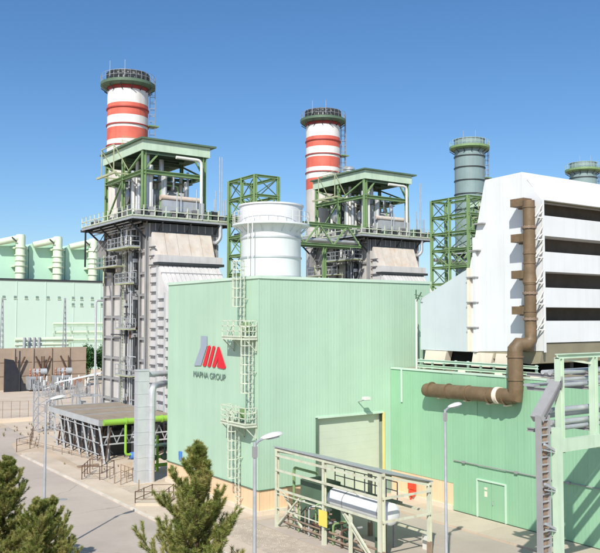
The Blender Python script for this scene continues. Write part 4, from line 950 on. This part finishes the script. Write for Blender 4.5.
# ------------------------------------------------------------------ street lamps
def lamp(x, y, ang, label, h=8.45):
    t = thing('street_lamp', label, 'street lamp', (x, y, 0), 'street lamps')
    MB().tube([(x,y,0),(x,y,1.2),(x,y,1.25),(x,y,h)], [.10,.10,.085,.06], 12).build('pole', 'galv', t)
    MB().box(x-.16,y-.16,0,x+.16,y+.16,.06).build('base_plate', 'galv', t, False)
    c, s = math.cos(ang), math.sin(ang)
    MB().tube([(x,y,h-.1),(x+.15*c,y+.15*s,h+.02),(x+.5*c,y+.5*s,h+.12)], [.055,.05,.045], 8).build('arm', 'galv', t)
    MB().box(x-.075,y-.075,h-.55,x+.075,y+.075,h-.15).build('joint_box', 'steel_grey', t)
    # cobra-head housing, tapered, lens underneath
    P = []; W = [.10,.17,.20,.17,.06]; Hh = [.10,.16,.19,.16,.06]; D = [.35,.55,.85,1.15,1.32]
    for d, ww, hh in zip(D, W, Hh):
        zc = h+.10+.10*(d-.35)
        for k in range(10):
            a = 2*math.pi*k/10; o = ww*math.cos(a); zz = hh*.7*math.sin(a) if math.sin(a) > 0 else hh*.25*math.sin(a)
            P.append((x+d*c-o*s, y+d*s+o*c, zc+zz))
    n = 10; F = [(i*n+j,i*n+(j+1)%n,(i+1)*n+(j+1)%n,(i+1)*n+j) for i in range(4) for j in range(n)]+[tuple(reversed(range(n))), tuple(4*n+j for j in range(n))]
    hd = MB().add(P, F).build('lamp_head', 'white_paint', t)
    L = MB(); Q = [(x+d*c-o*s, y+d*s+o*c, h+.10+.10*(d-.35)-.05) for d, o in ((.6,-.12),(1.1,-.12),(1.1,.12),(.6,.12))]
    Q += [(q[0],q[1],q[2]-.04) for q in Q]; L.add(Q, [(0,1,2,3),(7,6,5,4),(0,4,5,1),(1,5,6,2),(2,6,7,3),(3,7,4,0)]); L.build('lens', 'glassy', hd)
lamp(13.9, 44.1, R(20), 'grey street lamp standing in the left pine clump')
lamp(15.5, 25.0, R(8), 'grey street lamp beside the middle pine, before the building corner', 8.5)
lamp(28.7, 28.5, R(8), 'grey street lamp in front of the brown pipe', 8.5)

# ------------------------------------------------------------------ open shelter with tank
sh = thing('pump_shelter', 'open pale green steel shelter with monopitch roof by the roller door', 'shelter', (29.6, 37.5, 0))
SX0, SX1, SY0, SY1 = 27.9, 31.35, 32.4, 42.35
rz = lambda x: 4.9-(x-SX0)*.245
for x, y in ((SX0,SY1),(SX0,37.43),(SX0,SY0),(SX1,SY1),(SX1,37.43),(SX1,SY0)):
    a = .30 if (x == SX0 and y == SY0) else .2
    MB().ibeam((x,y,.8),(x,y,rz(x)-.1),a,.04).build('post', 'shelter_paint', sh)
    MB().box(x-a*.55,y-a*.55,0,x+a*.55,y+a*.55,.8).build('post_foot', 'rust_pale' if y < 33 or x > 30 else 'shelter_paint', sh, False)
o = .16
for k in range(7):
    ya = SY0-o+k*1.48; yb = ya+1.46
    v = [(SX0-o,ya,rz(SX0-o)),(SX1+o,ya,rz(SX1+o)),(SX1+o,yb,rz(SX1+o)),(SX0-o,yb,rz(SX0-o))]
    v += [(p[0],p[1],p[2]+.07) for p in v]
    MB().add(v, [(3,2,1,0),(4,5,6,7),(0,1,5,4),(1,2,6,5),(2,3,7,6),(3,0,4,7)]).build('roof_sheet', 'galv', sh, False)
for x in (SX0, SX1): MB().beam((x,SY0-.2,rz(x)-.1),(x,SY1+.2,rz(x)-.1),.14,.16).build('purlin', 'shelter_paint', sh)
for y in (SY0, 37.43, SY1): MB().beam((SX0,y,rz(SX0)-.2),(SX1,y,rz(SX1)-.2),.1,.14).build('rafter', 'shelter_paint', sh)
for z in (4.45, 3.55, 2.38): MB().beam((SX0-.1,SY0,z),(SX0-.1,SY1,z),.07,.13).build('rail', 'shelter_paint', sh)
for z in (3.55, 2.33): MB().beam((SX0,SY0-.1,z),(SX1,SY0-.1,z),.07,.12).build('rail', 'shelter_paint', sh)
MB().beam((SX1,SY0,2.38),(SX1,SY1,2.38),.07,.12).build('rail', 'shelter_paint', sh); MB().beam((SX1,SY0,1.2),(SX1,SY1,1.2),.07,.12).build('rail', 'shelter_paint', sh)
for z in (2.1, 1.2): MB().beam((SX0-.05,37.5,z),(SX0-.05,SY1,z),.06).build('rail', 'shelter_paint', sh)
for a, b in (((SX0,42.2,.2),(SX0,39.8,2.3)),((SX0+.3,42.2,2.2),(SX0+.3,40.0,.3)),((SX0,35.5,2.2),(SX0,33.0,.2)),((SX0+.1,36.0,2.3),(SX0+.1,33.6,.3))): MB().beam(a, b, .1).build('brace', 'shelter_paint', sh)
MB().beam((SX0,35.0,0),(SX0,35.0,2.3),.16).build('post', 'shelter_paint', sh)
MB().box(SX0-.17,36.95,1.1,SX0-.14,37.75,2.0).build('notice_board', 'sign_yellow', sh, False)
tk = thing('storage_tank', 'white horizontal cylindrical tank under the open shelter', 'tank', (29.6, 35, 0))
MB().tube([(29.4,38.5,2.35),(29.4,38.35,2.35),(29.4,33.3,2.35),(29.4,33.15,2.35)], [.4,.6,.6,.4], 28).build('shell', 'white_clad', tk)
for y in (37.2, 34.2): MB().box(29.05,y-.1,.0,29.75,y+.1,1.85).build('saddle', 'green_dark', tk, False)
for y in (37.0, 33.9): MB().tube([(29.4,y,2.35),(29.4,y-.08,2.35)], .615, 28).build('strap', 'galv', tk)
MB().tube([(29.4,35.9,2.9),(29.4,35.9,3.1)], .28, 16).build('manhole', 'white_paint', tk)
t = thing('shade_box', 'dark green box standing in for shade, with pipes, under the left end of the shelter', 'shade box', (29.6, 41, 0))
MB().box(29.3,39.6,.1,30.8,41.8,2.9).build('cabinet', 'green_dark', t)  # dark green box put where shade lies under the roof
MB().tube(elbow([(28.4,41.2,.3),(28.4,41.2,3.8),(28.4,38.8,3.8)], .25), .09, 8).build('pipe', 'green_steel', t)
MB().tube(elbow([(28.5,38.6,.1),(28.5,38.6,1.6),(29.3,38.6,1.6)], .2), .08, 8).build('pipe', 'silver', t)
MB().lathe(28.5, 39.0, [(.05,.5),(.3,.6),(.3,.85),(.05,.95),(.05,1.2),(.2,1.22),(.2,1.26)], 12).build('valve', 'rust', t)
t = thing('pipe_manifold', 'low pipes with handwheels beneath the shelter rails', 'pipe', (28.6, 36, 0))
for i, y in enumerate((38.0, 37.1, 36.3, 35.6)):
    MB().tube(elbow([(28.3,y,.05),(28.3,y,1.0+.2*(i%2)),(29.2,y,1.0+.2*(i%2))], .2), .07, 8).build('pipe', ('silver','green_steel','rust','silver')[i], t)
    MB().lathe(28.3, y, [(.03,1.1),(.03,1.4),(.16,1.42),(.16,1.46)], 10).build('handwheel', 'rust', t)
for i in range(7):
    y = 41.6-i*.55; MB().tube(elbow([(28.25+.1*(i%2),y,.05),(28.25+.1*(i%2),y,1.5+.25*(i%3)),(28.9,y-.3,1.5+.25*(i%3))], .2), .05, 7).build('pipe', ('rust_pale','silver','green_steel')[i%3], t)
for z in (.35, .7): MB().tube([(28.2,42.0,z),(28.2,33.2,z)], .06, 7).build('pipe', 'rust_pale', t)
t = thing('railed_platform', 'grey steel railing behind the white tank', 'railing', (30.9, 37, 0))
railing(MB(), [(30.9,34.5,2.6),(30.9,40.3,2.6)], 1.1, .9, .05).build('railing', 'steel_grey', t); MB().box(30.6,34.4,2.5,31.2,40.4,2.6).build('platform', 'grate', t, False)
for y in (34.8, 40): MB().beam((30.9,y,0),(30.9,y,2.5),.12).build('leg', 'steel_grey', t)
t = thing('fire_hose_cabinet', 'red fire hose cabinet on the beige wall by the shelter', 'fire cabinet', (39.4, 42.5, 0))
MB().box(39.5,42.35,.85,39.7,43.0,1.75).build('cabinet', 'red_paint', t); MB().box(39.475,42.39,.89,39.495,42.96,1.71).build('door', 'red_paint', t)
MB().box(39.5,42.4,.4,39.7,42.9,.82).build('hose_box', 'red_paint', t); MB().beam((39.6,42.8,0),(39.6,42.8,.36),.1).build('post', 'red_paint', t)
for i, (x, y, h, lab) in enumerate(((32.0,33.3,.75,'nearer'),(33.0,34.4,.6,'farther'))):
    tag(MB().box(x,y,.012,x+.3,y+.35,h).build('white_block', 'white_paint'), 'small white block on the paving right of the tank, ' + lab, 'block')

# ------------------------------------------------------------------ pipe rack at the right edge
pr_ = thing('pipe_rack', 'pale green pipe rack with stacked silver pipes at the right edge', 'pipe rack', (32, 23, 0))
for x in (30.25, 32.75, 36.2): MB().ibeam((x,22.9,7.0),(x,22.9,11.25),.3,.05).build('upper_column', 'green_pale', pr_)
for x in (29.62, 35.8): MB().box(x-.19,22.45,0,x+.19,22.75,8.2).build('lower_column', 'green_pale', pr_, False)
MB().box(29.95,22.55,7.1,40,22.8,7.65).build('girder', 'green_pale', pr_, False)
MB().ibeam((30.1,22.9,11.3),(40,22.9,11.3),.22,.04).build('top_beam', 'green_pale', pr_)
MB().beam((30.4,22.95,11.2),(32.7,22.95,10.9),.1).build('brace', 'pale_rail', pr_)
for z, y, r, m in ((10.55,23.3,.12,'silver'),(10.55,23.7,.10,'silver_matte'),(10.2,23.4,.09,'silver'),(9.95,23.35,.10,'galv'),(8.85,23.3,.13,'silver'),(8.6,23.7,.15,'silver_matte'),(8.3,23.3,.12,'silver'),(8.02,23.35,.12,'galv'),(8.1,24.0,.14,'silver')):
    MB().tube([(30.1,y,z),(41,y,z)], r, 12).build('pipe', m, pr_)
for z in (9.75, 7.85, 10.4):
    for x in (30.25, 32.75): MB().ibeam((x,23.05,z),(x,24.7,z),.16,.03).build('cross_beam', 'steel_grey', pr_)
MB().box(30.1,24.2,9.85,41,24.8,9.95).build('cable_tray', 'galv', pr_, False)
cl = thing('cable_ladder', 'grey vertical cable ladder with bent top left of the pipe rack', 'cable ladder', (29.1, 22.9, 0))
for x in (28.75, 29.32): MB().beam((x,22.9,0),(x,22.9,8.75),.10,.28).build('side_rail', 'steel_grey', cl)
MB().box(29.0,22.88,0,29.27,22.96,8.7).build('cable_bundle', 'rust_pale', cl, False)
for k in range(27): MB().box(28.82,22.78,.2+k*.32,29.27,22.84,.26+k*.32).build('rung', 'galv', cl, False)
MB().add([(28.7,22.75,8.7),(28.9,22.75,8.45),(30.3,22.75,10.0),(30.3,22.75,10.4),(28.7,23.3,8.7),(28.9,23.3,8.45),(30.3,23.3,10.0),(30.3,23.3,10.4)],[(0,1,2,3),(7,6,5,4),(0,4,5,1),(1,5,6,2),(2,6,7,3),(3,7,4,0)]).build('bent_top', 'steel_grey', cl, False)
MB().add([(28.95,22.7,8.75),(29.0,22.7,8.72),(30.2,22.7,10.05),(30.2,22.7,10.25),(28.95,22.74,8.75),(29.0,22.74,8.72),(30.2,22.74,10.05),(30.2,22.74,10.25)],[(0,1,2,3),(7,6,5,4),(0,4,5,1),(1,5,6,2),(2,6,7,3),(3,7,4,0)]).build('bent_cables', 'casing_dark', cl, False)
for z in (7.3, 5.6, 3.9, 2.2): MB().beam((28.75,22.6,z+.25),(29.6,22.6,z-.15),.1).beam((28.75,22.6,z-.0),(29.6,22.6,z-.2),.06).build('bracket', 'galv', cl)

# ------------------------------------------------------------------ pines
def pine(x, y, h, rad, label, seed, nl=46, z0=.18, lean=0):
    rnd = random.Random(seed); t = thing('pine_tree', label, 'pine tree', (x, y, 0), 'roadside pines')
    tr = MB(); tp = []
    for i in range(9):
        f = i/8; tp.append(Vector((x+lean*f+.12*math.sin(f*5+seed), y+.10*math.cos(f*4+seed), h*f*.97)))
    tr.tube(tp, [max(.02, .17*(1-i/8.5)) for i in range(9)], 8)
    def tpos(f):
        k = min(7.999, f*8); i = int(k); return tp[i].lerp(tp[i+1], k-i)
    V = []; F = []
    def shoot(p, d, L, dens, nl_=.15):
        e = d.orthogonal().normalized(); g = d.cross(e)
        for i in range(dens):
            s = rnd.random()**.8; a = rnd.uniform(0, 6.28); o = (e*math.cos(a)+g*math.sin(a))
            q = p+d*(L*s); k = nl_*rnd.uniform(.7,1.15)
            nd = (d*rnd.uniform(.5,1.0)+o*rnd.uniform(.5,.9)).normalized()
            w_ = nd.cross(Vector((rnd.gauss(0,1),rnd.gauss(0,1),rnd.gauss(0,1)))).normalized()*.0085
            b = len(V); V.extend([q-w_, q+w_, q+nd*k]); F.append((b,b+1,b+2))
    def twig(p, d, L, k):
        pts = [p, p+d*(L*.5)+Vector((0,0,L*.06)), p+d*L+Vector((0,0,L*.22))]
        tr.tube(pts, [.014,.010,.005], 3, False)
        a = (pts[2]-pts[1]).normalized(); shoot(pts[0], (pts[1]-pts[0]).normalized(), L*.5, int(k*.7)); shoot(pts[1], a, (pts[2]-pts[1]).length*1.15, k)
    def limb(p, d, L, r, f):
        n = 6; pts = [p]; dd = d.copy()
        for i in range(n):
            dd = (dd+Vector((rnd.gauss(0,.07),rnd.gauss(0,.07),.13))).normalized(); pts.append(pts[-1]+dd*(L/n))
        tr.tube(pts, [r*(1-.8*i/n) for i in range(n+1)], 5, False)
        for i in range(1, n+1):
            ax = (pts[i]-pts[i-1]).normalized(); side = ax.cross(Vector((0,0,1))).normalized(); upv = side.cross(ax)
            if i == n: twig(pts[i], ax, .38*min(1, .25+L*.5), 110)
            for k in range(4 if i > 1 else 2):
                sg = 1 if (k+i) % 2 else -1
                sd_ = (ax*rnd.uniform(.6,1.0)+side*(sg*rnd.uniform(.35,.9))+upv*rnd.uniform(-.1,.6)).normalized()
                st = pts[i]-ax*(L/n*rnd.random()); twig(st, sd_, rnd.uniform(.22,.52)*min(1.1, .22+L*.62), 84)
    for i in range(nl):
        f = z0+(.985-z0)*min(1, (i+rnd.random()*.6)/nl)**1.12; p = tpos(min(.99, f)); a = i*2.4+rnd.uniform(-.5,.5)
        env = (1-f)**.85*rnd.uniform(.55,1.15)+.02
        limb(p, Vector((math.cos(a),math.sin(a),.08+.7*f*f)).normalized(), rad*1.1*env, .045*(1-f)+.012, f)
    shoot(tpos(.93), Vector((0,0,1)), h*.07, 160)
    tr.build('trunk', 'bark', t)
    o = MB(); o.v = [tuple(q) for q in V]; o.f = F
    me = bpy.data.meshes.new('crown'); off = WPOS[t.name]
    me.from_pydata([(a-off[0], b-off[1], c-off[2]) for a, b, c in o.v], [], o.f); me.materials.append(MATS['pine_needles'])
    ob = bpy.data.objects.new('crown', me); col.objects.link(ob); ob.parent = t
pine(11.9, 22.7, 9.25, 3.2, 'bushy olive green pine at the bottom centre before the building corner', 4, 64)
pine(10.9, 40.6, 6.3, 2.6, 'olive pine at the lower left with a spread crown', 9, 52, .06)
pine(9.1, 39.9, 7.4, 2.6, 'pine cut by the left edge of the picture', 15, 42, .1)
pine(13.4, 41.6, 3.8, 1.6, 'low young pine right of the left lamp pole', 23, 30, .06)
pine(11.6, 37.6, 4.7, 2.4, 'small pine in the lowest left of the clump', 31, 34, .1)
print('objects', len(bpy.data.objects))
